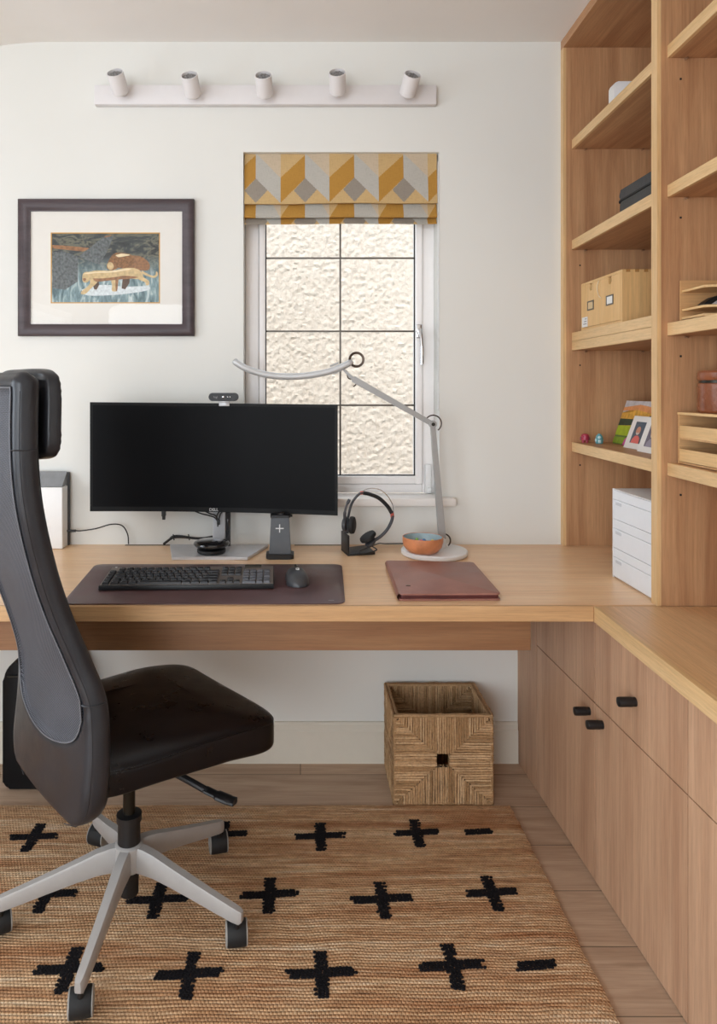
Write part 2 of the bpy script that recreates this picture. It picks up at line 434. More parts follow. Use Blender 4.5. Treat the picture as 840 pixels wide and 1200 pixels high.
obj('window_hinge_cover', b, 'white_plastic', W)
# sill board
b = BM()
prism(b, [(WX0+.001, fy0+.003), (WX0+.001, WY-.001), (WX0-.045, WY-.001), (WX0-.045, WY-.036), (WX1+.052, WY-.036), (WX1+.052, WY-.001), (WX1-.001, WY-.001), (WX1-.001, fy0+.003)], WZ0+.0005, WZ0+.029, 2, .006)
so = struct('trim_1', b, 'sill_paint', True)
# outside: rendered wall of the house next door, and paving
b = BM(); OY = 3.9; n1, n2 = 300, 300
vs = []
for j in range(n2+1):
    for i in range(n1+1):
        x = -.9 + 2.4*i/n1; z = .0 + 2.8*j/n2
        p = Vector((x, 0, z))
        d = noise.fractal(p*46, 1, 2.1, 4)*.006 + max(0, noise.noise(p*78))*.009
        vs.append(b.verts.new((x + noise.noise(p*31)*.004, OY - d, z)))
for j in range(n2):
    for i in range(n1):
        k = j*(n1+1)+i; b.faces.new((vs[k], vs[k+1], vs[k+n1+2], vs[k+n1+1]))
bmesh.ops.recalc_face_normals(b, faces=b.faces)
o = struct('wall_outside', b, 'roughcast', True)
b = BM(); box(b, -4, 4, WY+.285, 6, -.3, -.15); struct('ground_outside', b, 'paving')
# ------------------------------------------------------------------ desk, cabinets, bookcase
DF = 1.757       # desk front
d = thing('desk', 'long oak desktop fixed along the window wall under the monitor', 'desk', (-.3, 2.1, 0))
b = BM(); box(b, -1.6, RX-.001, DF+.012, WY-.0006, DZ-.0385, DZ)
obj('desktop', b, 'desk_oak', d, False)
b = BM(); box(b, -1.6, .7275, DF, DF+.012, DZ-.0385, DZ, .0015, 1)
obj('front_lipping', b, 'lip_x', d)
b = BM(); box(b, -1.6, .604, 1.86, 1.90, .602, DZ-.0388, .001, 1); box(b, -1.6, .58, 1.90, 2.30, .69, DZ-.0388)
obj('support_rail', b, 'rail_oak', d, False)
for x0, x1 in ((146, 200), (345, 402)):
    b = BM(); box(b, (x0-VX)*2.43/F, (x1-VX)*2.43/F, 2.432, 2.444, DZ-.0003, DZ+.0004); obj('cable_slot', b, 'rubber', d, False)

def cabX(Y): return .750 + (WY - Y) * .0329
def edgeX(Y): return .718 + (Y - 1.223) * .0171
w = thing('side_worktop', 'oak worktop running forward from the desk over the cabinets on the right', 'worktop', (1, 1.0, 0))
yN = .1
b = BM(); prism(b, [(edgeX(DF)+.010, DF-.0008), (edgeX(yN)+.010, yN), (RX-.001, yN), (RX-.001, DF-.0008)], DZ-.0385, DZ)
obj('worktop', b, 'desk_oak_y', w, False)
b = BM(); prism(b, [(edgeX(DF), DF-.0008), (edgeX(yN), yN), (edgeX(yN)+.010, yN), (edgeX(DF)+.010, DF-.0008)], DZ-.0385, DZ)
obj('front_lipping', b, 'lip_y', w, False)

def panel_face(b, ya, yb, z0, z1, t=.02, out=0.0):
    """a cabinet front between two depths, standing out from the carcass line"""
    prism(b, [(cabX(ya)-out, ya), (cabX(yb)-out, yb), (cabX(yb)-out+t, yb), (cabX(ya)-out+t, ya)], z0, z1, 2)
def knob(y, z, parent, name='knob'):
    x = cabX(y); b = BM()
    cyl(b, (x-.0002, y, z), (x-.0078, y, z), .0105, .0105, 20)
    tube(b, [(x-.008, y, z), (x-.0095, y, z), (x-.036, y, z), (x-.040, y, z), (x-.0412, y, z)], [.0105, .0112, .0114, .0108, .0082], 24)
    return obj(name, b, 'black_plastic', parent)
def cabinet(ya, yb, label, door_knob=None, drawer_knob=None, filler=False):
    """ya far, yb near"""
    c = thing('base_cabinet', label, 'cabinet', (1.0, (ya+yb)/2, 0), 0, 'oak base cabinets on the right')
    b = BM(); yf = WY-.001 if filler else ya
    prism(b, [(cabX(yf)+.0205, yf), (cabX(yb)+.0205, yb+.0006), (RX-.002, yb+.0006), (RX-.002, yf)], .001, DZ-.040)
    obj('body', b, 'door_oak', c, False)
    if filler:
        b = BM(); panel_face(b, WY-.001, ya+.0012, .001, DZ-.040); obj('filler_panel', b, 'door_oak', c, False)
    b = BM(); panel_face(b, ya-.0018, yb+.0018, .003, .4655); dr = obj('door', b, 'door_oak', c, False)
    if door_knob: knob(door_knob, .431, dr)
    b = BM(); panel_face(b, ya-.0018, yb+.0018, .4685, DZ-.0435); dw = obj('drawer', b, 'door_oak', c, False)
    if drawer_knob: knob(drawer_knob, .563, dw)
cabinet(2.27, 1.8535, 'oak base cabinet under the desk, farthest of the run, one black door knob', 1.886, None, True)
cabinet(1.8535, 1.4345, 'middle oak base cabinet with black knobs on both its drawer and door', 1.81, 1.644)
cabinet(1.4345, 1.0155, 'nearest oak base cabinet at the right edge, no knobs in view', 1.06, 1.225)

# bookcase
def faceX(Y): return .899 - (WY - Y) * .0224
def shelfX(Y): return .928 - (WY - Y) * .028
BB = 1.255
k = thing('bookcase', 'built-in oak bookcase standing on the worktop against the right wall', 'bookcase', (1.1, 1.8, DZ))
Z0 = DZ + .0006; TOPZ = 2.455
def upright(ya, yb, name, peg_ys=()):
    b = BM(); prism(b, [(faceX(ya)+.010, ya), (faceX(yb)+.010, yb), (BB, yb), (BB, ya)], Z0, TOPZ-.0005)
    u = obj(name, b, 'oak_z', k, False)
    b = BM(); prism(b, [(faceX(ya), ya), (faceX(yb), yb), (faceX(yb)+.010, yb), (faceX(ya)+.010, ya)], Z0, TOPZ-.0005)
    obj('edge_lipping', b, 'lip_z', u, False)
    b = BM()
    for x, z in peg_ys:
        b = BM(); tf_box(b, (x, yb-.0006, z), (.005, .001, .005), .0024, 2); obj('peg_hole', b, 'rubber', u, False)
    return u
pegL = [((679.5-VX)*2.425/F, CZ-(y-VY)*2.425/F) for y in (311, 428, 545)]
pegR = [((797.5-VX)*1.757/F, CZ-(y-VY)*1.757/F) for y in (92.5, 255, 417.5, 580)]
upright(WY-.0006, WY-.025, 'end_panel', pegL)
upright(1.7875, 1.7575, 'divider', pegR)
upright(1.09, 1.06, 'divider')
b = BM(); box(b, BB-.0, BB+.012, 1.06, WY-.001, Z0, TOPZ-.0005); obj('back_panel', b, 'oak_z', k, False)
b = BM(); prism(b, [(faceX(WY), WY-.0006), (faceX(1.06), 1.06), (BB, 1.06), (BB, WY-.0006)], TOPZ, CH-.001); obj('top_panel', b, 'oak_y', k, False)
def shelf(ya, yb, z0, z1, seam=None, pins=True):
    ya -= .0006; yb += .0006
    b = BM(); prism(b, [(shelfX(ya)+.01, ya), (shelfX(yb)+.01, yb), (BB-.0006, yb), (BB-.0006, ya)], z0, z1)
    sh = obj('shelf', b, 'oak_y', k, False)
    b = BM(); prism(b, [(shelfX(ya), ya), (shelfX(yb), yb), (shelfX(yb)+.01, yb), (shelfX(ya)+.01, ya)], z0, z1, 2, .0008)
    obj('edge_lipping', b, 'lip_y', sh, False)
    if pins:
        for x in (shelfX(ya)+.045, shelfX(ya)+.24):
            b = BM(); cyl(b, (x, ya-.001, z0-.0035), (x, ya-.012, z0-.0035), .003, .003, 10); obj('shelf_pin', b, 'chrome', sh)
for z0, z1 in ((2.107, 2.138), (1.763, 1.795), (1.418, 1.4485), (1.4492, 1.479), (1.073, 1.105)):
    shelf(WY-.025, 1.7875, z0, z1, pins=(z0 != 1.4492))
for z0, z1 in ((2.108, 2.139), (1.763, 1.793), (1.420, 1.4515), (1.074, 1.105)):
    shelf(1.7575, 1.09, z0, z1)

# ------------------------------------------------------------------ rug
RZ = .0105
b = BM(); nx, ny = 150, 110
rx0, rx1, ry0, ry1 = -1.95, .645, .15, 2.180
vs = []
for j in range(ny+1):
    for i in range(nx+1):
        u, v = i/nx, j/ny
        x = rx0 + (rx1-rx0)*u; y = ry0 + (ry1-ry0)*v
        if i == nx: x += noise.noise(Vector((y*9, 3, 0)))*.010 + noise.noise(Vector((y*60, 3, 0)))*.004
        if j == ny: y += noise.noise(Vector((x*9, 7, 0)))*.002
        z = RZ + noise.noise(Vector((x*5, y*5, 0)))*.0015
        if i in (0, nx) or j in (0, ny): z -= .003
        vs.append(b.verts.new((x, y, z)))
for j in range(ny):
    for i in range(nx):
        q = j*(nx+1)+i; b.faces.new((vs[q], vs[q+1], vs[q+nx+2], vs[q+nx+1]))
bd = [e for e in b.edges if e.is_boundary]
ex = bmesh.ops.extrude_edge_only(b, edges=bd)
for v in [g_ for g_ in ex['geom'] if isinstance(g_, bmesh.types.BMVert)]: v.co.z = .0006
nb = len(b.faces)
def bead(x, y, lx=.0052, ly=.0042):
    z = RZ + noise.noise(Vector((x*5, y*5, 0)))*.0015
    ps = []
    for (r_, h_) in ((1, -.001), (.85, .0022), (.45, .0034)):
        ps.append([b.verts.new((x + lx*r_*math.cos(R(60*t_+15)), y + ly*r_*math.sin(R(60*t_+15)), z + h_)) for t_ in range(6)])
    for a_, c_ in zip(ps, ps[1:]):
        for t_ in range(6): b.faces.new((a_[t_], a_[(t_+1) % 6], c_[(t_+1) % 6], c_[t_])).material_index = 1
    b.faces.new(ps[-1]).material_index = 1
def cross(px, py, wpx, skew=0.0, vert=True, hl=None):
    Y = 1.292*F/(py-VY); X = (px-VX)*Y/F; hw = wpx/2*Y/F
    pitx, pity = .0078, .0062
    n = 17
    rnd = random.Random(int(px*7+py))
    def ok(y): return y < ry1-.01
    skew = 0
    for r_ in (-1.5, -.5, .5, 1.5):
        e0, e1 = rnd.uniform(-.008, .004), rnd.uniform(-.008, .004)
        x = X-hw-e0
        while x < X+hw+e1:
            bead(x + rnd.uniform(-.001, .001), Y + r_*pity + rnd.uniform(-.0008, .0008) + .004*math.sin((x-X)*25)); x += pitx
    if vert:
        for r_ in range(-n//2-1, n//2+2):
            if abs(r_) <= 1: continue
            c = X + skew*r_*pity + rnd.uniform(-.002, .002); h_ = .0070 + (.0045 if r_ % 2 else 0)
            x = c-h_-rnd.uniform(0, .003); e1 = rnd.uniform(0, .003)
            while x < c+h_+e1 and ok(Y + r_*pity):
                bead(x + rnd.uniform(-.001, .001), Y + r_*pity + rnd.uniform(-.001, .001)); x += pitx
for a in ((40, 985, 56, .35), (262, 982, 54, .2), (376, 984, 56, 0), (489, 980, 52, -.12), (-85, 985, 56, .3)): cross(*a)
cross(562.5, 979, 32, 0, False)
for a in ((55, 1053, 68, .45), (185, 1059, 70, .3), (316, 1053, 66, .1), (448, 1058.5, 70, 0), (577, 1051, 58, -.15), (-95, 1058, 70, .4)): cross(*a)
for a in ((82, 1141, 78, .35), (223, 1147, 76, .15), (377, 1146, 78, 0), (531, 1137, 76, -.1), (-90, 1146, 78, .4)): cross(*a)
cross(629, 1137, 46, 0, False)
for a in ((10, 1265, 96, .3), (185, 1270, 96, .2), (365, 1270, 96, 0), (545, 1265, 96, 0), (700, 1262, 70, -.1)): cross(*a)
for f in b.faces: f.smooth = True
solo('rug', b, ['jute', 'rug_black'], 'brown woven jute rug with black stitched crosses on the floor', 'rug', (-.6, 1.2, 0))

# ------------------------------------------------------------------ basket
bx0, bx1, by0, by1, bz0, bz1 = .287, .596, 2.187, 2.430, .001, .281
k = thing('basket', 'square seagrass basket with a cut-out handle on the floor under the desk', 'basket', ((bx0+bx1)/2, (by0+by1)/2, 0))
b = BM(); th = .007
def strand(p0, p1, r=.0040):
    p0, p1 = Vector(p0), Vector(p1); n = max(2, int((p1-p0).length/.016)); pts = []
    for i in range(n+1):
        p = p0.lerp(p1, i/n); p += Vector((random.uniform(-1, 1), random.uniform(-1, 1), random.uniform(-1, 1)))*.0009; pts.append(p)
    tube(b, pts, [r*random.uniform(.8, 1.15) for _ in pts], 5, False)
def woven(o, ux, uz, wd, ht, hole=None, pit=.0074):
    """one side: strands upright in the top and bottom triangles, level in the side triangles"""
    o, ux, uz = Vector(o), Vector(ux), Vector(uz)
    def pt(a, c): return o + ux*(wd*a) + uz*(ht*c)
    n = int(wd/pit)
    for i in range(n+1):
        a = i/n; e_ = min(a, 1-a)
        if hole and hole[0] < a < hole[1]:
            strand(pt(a, 1), pt(a, hole[3])); strand(pt(a, 0), pt(a, hole[2]))
        elif e_ > .015:
            strand(pt(a, 1), pt(a, 1-e_)); strand(pt(a, 0), pt(a, e_))
    n = int(ht/pit)
    for i in range(1, n):
        c = i/n; e_ = min(c, 1-c)
        if hole and hole[2] < c < hole[3]:
            strand(pt(0, c), pt(hole[0], c)); strand(pt(1, c), pt(hole[1], c))
        else:
            strand(pt(0, c), pt(e_, c)); strand(pt(1, c), pt(1-e_, c))
wd, dp, ht = bx1-bx0, by1-by0, bz1-bz0-.008
hole = (.43, .56, .43, .58)
for ins, rr in ((.003, 0), (.011, 1)):
    woven((bx0+ins, by0+ins, .004), (1, 0, 0), (0, 0, 1), wd-2*ins, ht, hole)
    woven((bx0+ins, by1-ins, .004), (1, 0, 0), (0, 0, 1), wd-2*ins, ht, hole)
    woven((bx0+ins, by0+ins, .004), (0, 1, 0), (0, 0, 1), dp-2*ins, ht)
    woven((bx1-ins, by0+ins, .004), (0, 1, 0), (0, 0, 1), dp-2*ins, ht)
obj('woven_side', b, 'seagrass', k)
b = BM()
for ins in (.003, .011):
    c4 = [(bx0+ins, by0+ins), (bx1-ins, by0+ins), (bx1-ins, by1-ins), (bx0+ins, by1-ins)]
    for i in range(4):
        a, c = c4[i], c4[(i+1) % 4]; strand((*a, bz1-.004), (*c, bz1-.004), .0048)
        strand((*a, .006), (*c, .006), .0045)
for i in range(4):
    c4 = [(bx0+.005, by0+.005), (bx1-.005, by0+.005), (bx1-.005, by1-.005), (bx0+.005, by1-.005)]
    strand((*c4[i], .006), (*c4[i], bz1-.004), .0058)
obj('rim', b, 'seagrass', k)
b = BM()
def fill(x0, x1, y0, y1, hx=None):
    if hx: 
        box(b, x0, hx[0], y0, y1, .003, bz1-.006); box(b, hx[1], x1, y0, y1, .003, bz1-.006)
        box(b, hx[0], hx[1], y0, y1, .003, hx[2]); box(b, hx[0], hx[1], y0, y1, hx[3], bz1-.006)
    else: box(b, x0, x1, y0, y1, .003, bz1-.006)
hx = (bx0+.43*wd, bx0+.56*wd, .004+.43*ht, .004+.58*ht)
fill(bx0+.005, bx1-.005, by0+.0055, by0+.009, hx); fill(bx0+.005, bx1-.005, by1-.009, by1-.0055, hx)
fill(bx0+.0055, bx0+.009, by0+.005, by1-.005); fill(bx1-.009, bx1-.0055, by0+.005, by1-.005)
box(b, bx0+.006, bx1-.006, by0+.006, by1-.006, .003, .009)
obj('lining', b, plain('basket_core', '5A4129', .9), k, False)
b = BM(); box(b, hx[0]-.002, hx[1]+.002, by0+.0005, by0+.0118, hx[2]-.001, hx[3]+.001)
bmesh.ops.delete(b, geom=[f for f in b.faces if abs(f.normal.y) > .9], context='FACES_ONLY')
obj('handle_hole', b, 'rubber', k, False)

# ------------------------------------------------------------------ office chair
CF = 40
C = thing('office_chair', 'black leather swivel chair with tall mesh back in front of the desk', 'chair', (-.4155, 1.720, .003), R(CF))
def interp(tab, z):
    if z <= tab[0][0]: return tab[0][1]
    if z >= tab[-1][0]: return tab[-1][1]
    n = len(tab)
    def sl(i):
        i0, i1 = max(i-1, 0), min(i+1, n-1); return (tab[i1][1]-tab[i0][1])/(tab[i1][0]-tab[i0][0])
    for i in range(n-1):
        (a, va), (c, vc) = tab[i], tab[i+1]
        if z <= c:
            d = c-a; t = (z-a)/d; m0, m1 = sl(i)*d, sl(i+1)*d
            return (2*t**3-3*t*t+1)*va + (t**3-2*t*t+t)*m0 + (-2*t**3+3*t*t)*vc + (t**3-t*t)*m1
TF = [(.35, -.168), (.45, -.162), (.55, -.157), (.64, -.158), (.72, -.178), (.82, -.212), (.92, -.243), (1.05, -.273), (1.16, -.284), (1.33, -.284)]
HW = [(.45, .222), (.55, .220), (.65, .208), (.72, .190), (.82, .174), (.92, .172), (1.05, .176), (1.33, .182)]
ZB, ZT = .374, 1.321
def hw(z):
    h = interp(HW, z)
    if z < ZB+.085:
        t = (ZB+.085-z)/.085; h = h - .095*(1-math.sqrt(max(0, 1-t*t)))
    if z > ZT-.025:
        t = (z-ZT+.025)/.025; h = h - .025*(1-math.sqrt(max(0, 1-t*t)))
    return h
def zb(w): a = abs(w); return .521 + .022*(a/.13)**2 + .055*(a/.190)**13
def sst(a, c, x):
    t = min(1, max(0, (x-a)/(c-a))); return t*t*(3-2*t)
TH = .040
OX = .005
MG = .023
def rear(w, z, bulge=True):
    t = interp(TF, z) - TH + .012*(w/.18)**2*(.6 + .4*sst(.40, .58, z)) - .010 + OX
    if bulge:
        d_ = min(hw(z)-MG-.0-abs(w), 1.288-z, z-zb(w)); t -= .010*(1-sst(-.006, .012, d_))
    return t
def front(w, z): return interp(TF, z) + .014*(w/.18)**2 - .008 + OX
b = BM(); rings = []
zs = [ZB + (ZT-ZB)*i/110 for i in range(111)]
zs = [ZB+.0015, ZB+.004] + zs[1:-1] + [ZT-.004, ZT-.0015]
NR = 44; NF = 20; NS = 7
for z in zs:
    h_ = hw(z); ring = []; shrink = 1.0
    e_ = min(z-ZB, ZT-z); sq = .35 + .65*sst(0, .02, e_)
    inner = h_ - .022
    for i in range(NR+1):
        w_ = -inner + 2*inner*i/NR; r_ = rear(w_, z); f_ = front(w_, z); m_ = (r_+f_)/2; ring.append((m_+(r_-m_)*sq, w_))
    for side in (1,):
        r_, f_ = rear(inner, z), front(inner, z); m_ = (r_+f_)/2; hh = (f_-r_)/2*sq
        for i in range(1, NS+1):
            a = math.pi*i/(NS+1); ring.append((m_ - hh*math.cos(a), inner + .022*math.sin(a)**.8))
    for i in range(NF+1):
        w_ = inner - 2*inner*i/NF; r_ = rear(w_, z); f_ = front(w_, z); m_ = (r_+f_)/2; ring.append((m_+(f_-m_)*sq, w_))
    r_, f_ = rear(-inner, z), front(-inner, z); m_ = (r_+f_)/2; hh = (f_-r_)/2*sq
    for i in range(1, NS+1):
        a = math.pi*i/(NS+1); ring.append((m_ + hh*math.cos(a), -inner - .022*math.sin(a)**.8))
    rings.append([b.verts.new((x, w_, z)) for x, w_ in ring])
n = len(rings[0])
for a, c in zip(rings, rings[1:]):
    for i in range(n): b.faces.new((a[i], a[(i+1) % n], c[(i+1) % n], c[i]))
b.faces.new(rings[0][::-1]); b.faces.new(rings[-1])
obj('backrest', b, 'black_leather', C, True, True, 60)
# mesh panel on the rear side, piping round it
b = BM(); n1, n2 = 40, 90; rows = []; edge = {}
def panel_pt(s_, v_, lift=.0015):
    wb = .195; zlo = zb(s_*wb)
    z = zlo + (1.289-zlo)*v_; a = hw(z)-MG; f_ = sst(0, .12, v_); w_ = s_*(wb + (a-wb)*f_) if a > 0 else 0
    if abs(w_) > a: w_ = math.copysign(a, w_)
    return Vector((rear(w_, z, True) - lift, w_, z))
for j in range(n2+1):
    rows.append([b.verts.new(panel_pt(-1+2*i/n1, j/n2)) for i in range(n1+1)])
for j in range(n2):
    for i in range(n1): b.faces.new((rows[j][i], rows[j][i+1], rows[j+1][i+1], rows[j+1][i]))
obj('mesh_panel', b, 'chair_mesh', C, True, True, 80)
b = BM()
loop = [panel_pt(-1+2*i/n1, 0, .003) for i in range(n1+1)] + [panel_pt(1, j/n2, .003) for j in range(1, n2+1)] + \
       [panel_pt(1-2*i/n1, 1, .003) for i in range(1, n1+1)] + [panel_pt(-1, 1-j/n2, .003) for j in range(1, n2)]
tube(b, loop + [loop[0]], .0015, 6, False)
obj('piping', b, plain('piping_grey', '6E7076', .3), C, True, True)
# seams running round the frame
b = BM()
def seam(z, a0, a1):
    ri = min(range(len(zs)), key=lambda i: abs(zs[i]-z)); pts = []
    for i in range(a0, a1): 
        x, w_ = 0, 0
    return ri
def frame_band(z, w0, w1, r_=.0016):
    pts = [Vector((rear(w, z) - .0012, w, z)) for w in [w0 + (w1-w0)*i/6 for i in range(7)]]
    return pts
for sgn in (-1, 1):
    for z in (.640, 1.166):
        h_ = hw(z); inner = h_-.022; r_, f_ = rear(sgn*inner, z), front(sgn*inner, z); m_ = (r_+f_)/2; hh = (f_-r_)/2+.0008
        pts = frame_band(z, sgn*(h_-MG), sgn*inner)
        for i in range(1, 7):
            a = math.pi*i/8; pts.append(Vector((m_ - hh*math.cos(a), sgn*(inner + .0228*math.sin(a)**.8), z)))
        tube(b, pts, .0017, 6, True)
    pts = []
    for z in [.372 + .91*i/60 for i in range(61)]:      # stitched line along the side
        h_ = hw(z); inner = h_-.022; r_, f_ = rear(sgn*inner, z), front(sgn*inner, z); m_ = (r_+f_)/2; hh = (f_-r_)/2+.0003
        a = R(50); pts.append(Vector((m_ - hh*math.cos(a), sgn*(inner + .0222*math.sin(a)**.8), z)))
    tube(b, pts, .0011, 5, True)
obj('seam', b, 'black_leather', C, True, True)
# headrest pad in front of the top
b = BM()
def cushion(b, cx, cy, cz, sx, sy, sz, p=3.2, nu=40, nv=24, fn=None):
    rings = []
    def se(c, e): return math.copysign(abs(c)**e, c)
    for j in range(1, nv):
        ph = -math.pi/2 + math.pi*j/nv; ring = []
        for i in range(nu):
            th_ = 2*math.pi*i/nu
            v = Vector((se(math.cos(ph), 2/p)*se(math.cos(th_), 2/p)*sx, se(math.cos(ph), 2/p)*se(math.sin(th_), 2/p)*sy, se(math.sin(ph), 2/p)*sz))
            if fn: v = fn(v)
            ring.append(b.verts.new(v + Vector((cx, cy, cz))))
        rings.append(ring)
    for a, c in zip(rings, rings[1:]):
        for i in range(nu): b.faces.new((a[i], a[(i+1) % nu], c[(i+1) % nu], c[i]))
    b.faces.new(rings[0][::-1]); b.faces.new(rings[-1])
def hr(v):
    v = v.copy(); v.x += .30*v.y*v.y + .0006*math.sin(v.z*420); return v
cushion(b, -.2500, 0, 1.233, .0215, .160, .096, 5.5, 64, 60, hr)
hrst = obj('headrest', b, 'black_leather', C, True, True, 80)
b = BM(); tf_box(b, (-.274, 0, 1.25), (.03, .16, .09), .006)
obj('headrest_bracket', b, 'black_plastic', C, True, True)
# seat
b = BM()
SZ = .470
def seatfn(v):
    x, y, z = v
    u = (x+.0)/.24
    y2 = y*(1 + .03*u)
    zz = z if z > 0 else z*(.60+.40*sst(-.15, .20, x))
    if z > 0: zz += .010*(1-(x/.24)**2)*(1-(y/.24)**2)
    zz += -.014*sst(.08, .26, x)*1.0 - .004*u
    if z > 0:
        zz += .004*noise.noise(Vector((x*9, y*9, 1))) + .003*math.sin(y*22+1.5*math.sin(x*14))*max(0, .4-u)
    return Vector((x, y2, zz))
cushion(b, .056, .018, .455, .252, .240, .046, 7.0, 110, 60, seatfn)
obj('seat', b, 'seat_leather', C, True, True, 80)
b = BM(); pts = []
for i in range(97):
    a = 2*math.pi*i/96; cs, sn = math.cos(a), math.sin(a)
    x = math.copysign(abs(cs)**(2/7.0), cs)*.2505; y = math.copysign(abs(sn)**(2/7.0), sn)*.2385
    v = seatfn(Vector((x, y, .030))); pts.append(Vector((.056+v.x, .018+v.y, .455+v.z)))
tube(b, pts, .0016, 5, False); obj('seat_piping', b, 'seat_leather', C, True, True)
b = BM()
prism(b, [(-.13, -.10), (-.08, -.14), (.17, -.14), (.19, -.1), (.19, .1), (.17, .14), (-.08, .14), (-.13, .10)], .392, .412, 2, .006)
tf_box(b, (.01, 0, .368), (.19, .11, .05), .012, 3); cyl(b, (.07, -.075, .372), (.07, .075, .372), .026, .026, 24, .004)
tf_box(b, (-.135, 0, .395), (.13, .07, .022), .008)
obj('tilt_mechanism', b, 'black_plastic', C, True, True)
b = BM()
tube(b, smooth_path([(.06, -.06, .372), (.09, -.13, .358), (.112, -.175, .345)]), .0085, 10, True)
tube(b, smooth_path([(.108, -.165, .348), (.124, -.192, .340), (.142, -.220, .333), (.152, -.236, .331)]), [.008]+[.013]*8+[.017]*8+[.016]*6+[.010, .005], 12, True, .45)
obj('lever', b, 'black_plastic', C, True, True)
# column
b = BM(); cyl(b, (0, 0, .24), (0, 0, .36), .0145, .0145, 24); obj('gas_lift', b, 'dark_metal', C, True, True)
b = BM()
tube(b, [(0, 0, .168), (0, 0, .170), (0, 0, .238), (0, 0, .240), (0, 0, .256), (0, 0, .258)], [.024, .0275, .0265, .030, .030, .022], 32)
cyl(b, (0, 0, .062), (0, 0, .135), .0225, .0235, 32, .002)
obj('column_sleeve', b, 'black_plastic', C, True, True)
# star base
b = BM(); angs = [R(a-CF) for a in (-21.5, 48.5, 121, 194, 264.5)]
st = [(.018, .184, .126, .0175), (.045, .183, .126, .0175), (.075, .176, .124, .0165), (.12, .160, .115, .0155), (.18, .140, .101, .0145), (.24, .121, .086, .0135), (.283, .108, .076, .0130), (.299, .103, .074, .0115), (.305, .099, .078, .007)]
for a in angs:
    dx, dy = Vector((math.cos(a), math.sin(a), 0)), Vector((-math.sin(a), math.cos(a), 0)); prev = None
    for r_, zt, z0_, w_ in st:
        w_ *= .86
        sec = [(-w_*.72, zt), (w_*.72, zt), (w_*.92, zt-.005), (w_, z0_+.004), (w_*.9, z0_), (-w_*.9, z0_), (-w_, z0_+.004), (-w_*.92, zt-.005)]
        ring = [b.verts.new(dx*r_ + dy*q_ + Vector((0, 0, z_))) for q_, z_ in sec]
        if prev:
            for i in range(8): b.faces.new((prev[i], prev[(i+1) % 8], ring[(i+1) % 8], ring[i]))
        else: b.faces.new(ring[::-1])
        prev = ring
    b.faces.new(prev)
tube(b, [(0, 0, .124), (0, 0, .127), (0, 0, .168), (0, 0, .184), (0, 0, .188)], [.030, .034, .035, .034, .029], 40)
obj('star_base', b, 'grey_plastic', C, True, True, 40)
for i, (a, ca) in enumerate(zip(angs, (8, 14, -20, 30, 12))):
    p = Vector((math.cos(a), math.sin(a), 0))*.291
    ax = Matrix.Rotation(R(ca-CF), 3, 'Z') @ Vector((1, 0, 0))
    back = Matrix.Rotation(R(90), 3, 'Z') @ ax
    c = p + back*.012 + Vector((0, 0, .0395)); rz_ = .0112
    b = BM(); q0, q1 = c - ax*.0215, c + ax*.0215
    tube(b, [q0, q0.lerp(q1, .06), q1.lerp(q0, .06), q1], [.0262, .0275, .0275, .0262], 32)
    cas = obj('castor', b, 'rubber', C, True, True)
    for s_ in (-1, 1):
        b = BM(); q0 = c + ax*s_*.0216; q1 = q0 + ax*s_*.0035
        revolve(b, q0, ax*s_, [(0, 0), (.0272, 0), (.0270, .0022), (.0235, .0035), (.0190, .0035), (.0175, .0015), (.010, .0015), (.009, .004), (0, .004)])
        obj('wheel_rim', b, plain('castor_rim', '9A9792', .5), cas, True, True)
    b = BM(); cyl(b, p + Vector((0, 0, .060)), p + Vector((0, 0, .0765)), .0075, .0075, 14)
    obj('castor_stem', b, 'black_plastic', cas, True, True)
# ------------------------------------------------------------------ wall: picture, spotlight bar, blind
Yp = 2.424
px0, px1, pz0, pz1 = P(19.8, 0, Yp).x, P(226.8, 0, Yp).x, P(0, 393.5, Yp).z, P(0, 232.3, Yp).z
k = thing('framed_picture', 'dark wood framed picture of two lions hanging left of the window', 'picture', ((px0+px1)/2, WY-.001, (pz0+pz1)/2))
b = BM(); fw = .041
prof = [(0, 0), (0, .018), (.004, .0225), (.016, .0255), (.026, .022), (.034, .0175), (.037, .014), (.041, .014), (.041, 0)]
cs = [(px0, pz0, 1, 1), (px1, pz0, -1, 1), (px1, pz1, -1, -1), (px0, pz1, 1, -1)]
rings = [[b.verts.new((x + sx*u, WY-.001-v, z + sz*u)) for u, v in prof] for x, z, sx, sz in cs]
for i in range(4):
    a, c = rings[i], rings[(i+1) % 4]
    for j in range(len(prof)-1): b.faces.new((a[j], a[j+1], c[j+1], c[j]))
fm = wood('picture_frame_wood', 0, '53474A', '3C3235', .45)
obj('frame', b, fm, k, True, angle=50)
mx0, mx1, mz0, mz1 = px0+.038, px1-.038, pz0+.038, pz1-.038
YM = WY-.009
ax0, ax1, az0, az1 = P(59.5, 0, YM).x, P(187.5, 0, YM).x, P(0, 355.5, YM).z, P(0, 272.5, YM).z
b = BM()
for r_ in ((mx0, ax0, mz0, mz1), (ax1, mx1, mz0, mz1), (ax0, ax1, mz0, az0), (ax0, ax1, az1, mz1)): box(b, r_[0], r_[1], YM, YM+.003, r_[2], r_[3])
obj('mount_board', b, plain('mount_board', 'E3DFD8', .8, var=.01), k, False)
b = BM(); e = .0035
for r_ in ((ax0, ax0+e, az0, az1), (ax1-e, ax1, az0, az1), (ax0, ax1, az0, az0+e), (ax0, ax1, az1-e, az1)): box(b, r_[0], r_[1], YM-.0008, YM+.003, r_[2], r_[3])
obj('gilt_slip', b, plain('gilt_slip', 'CF9A3C', .4), k, False)
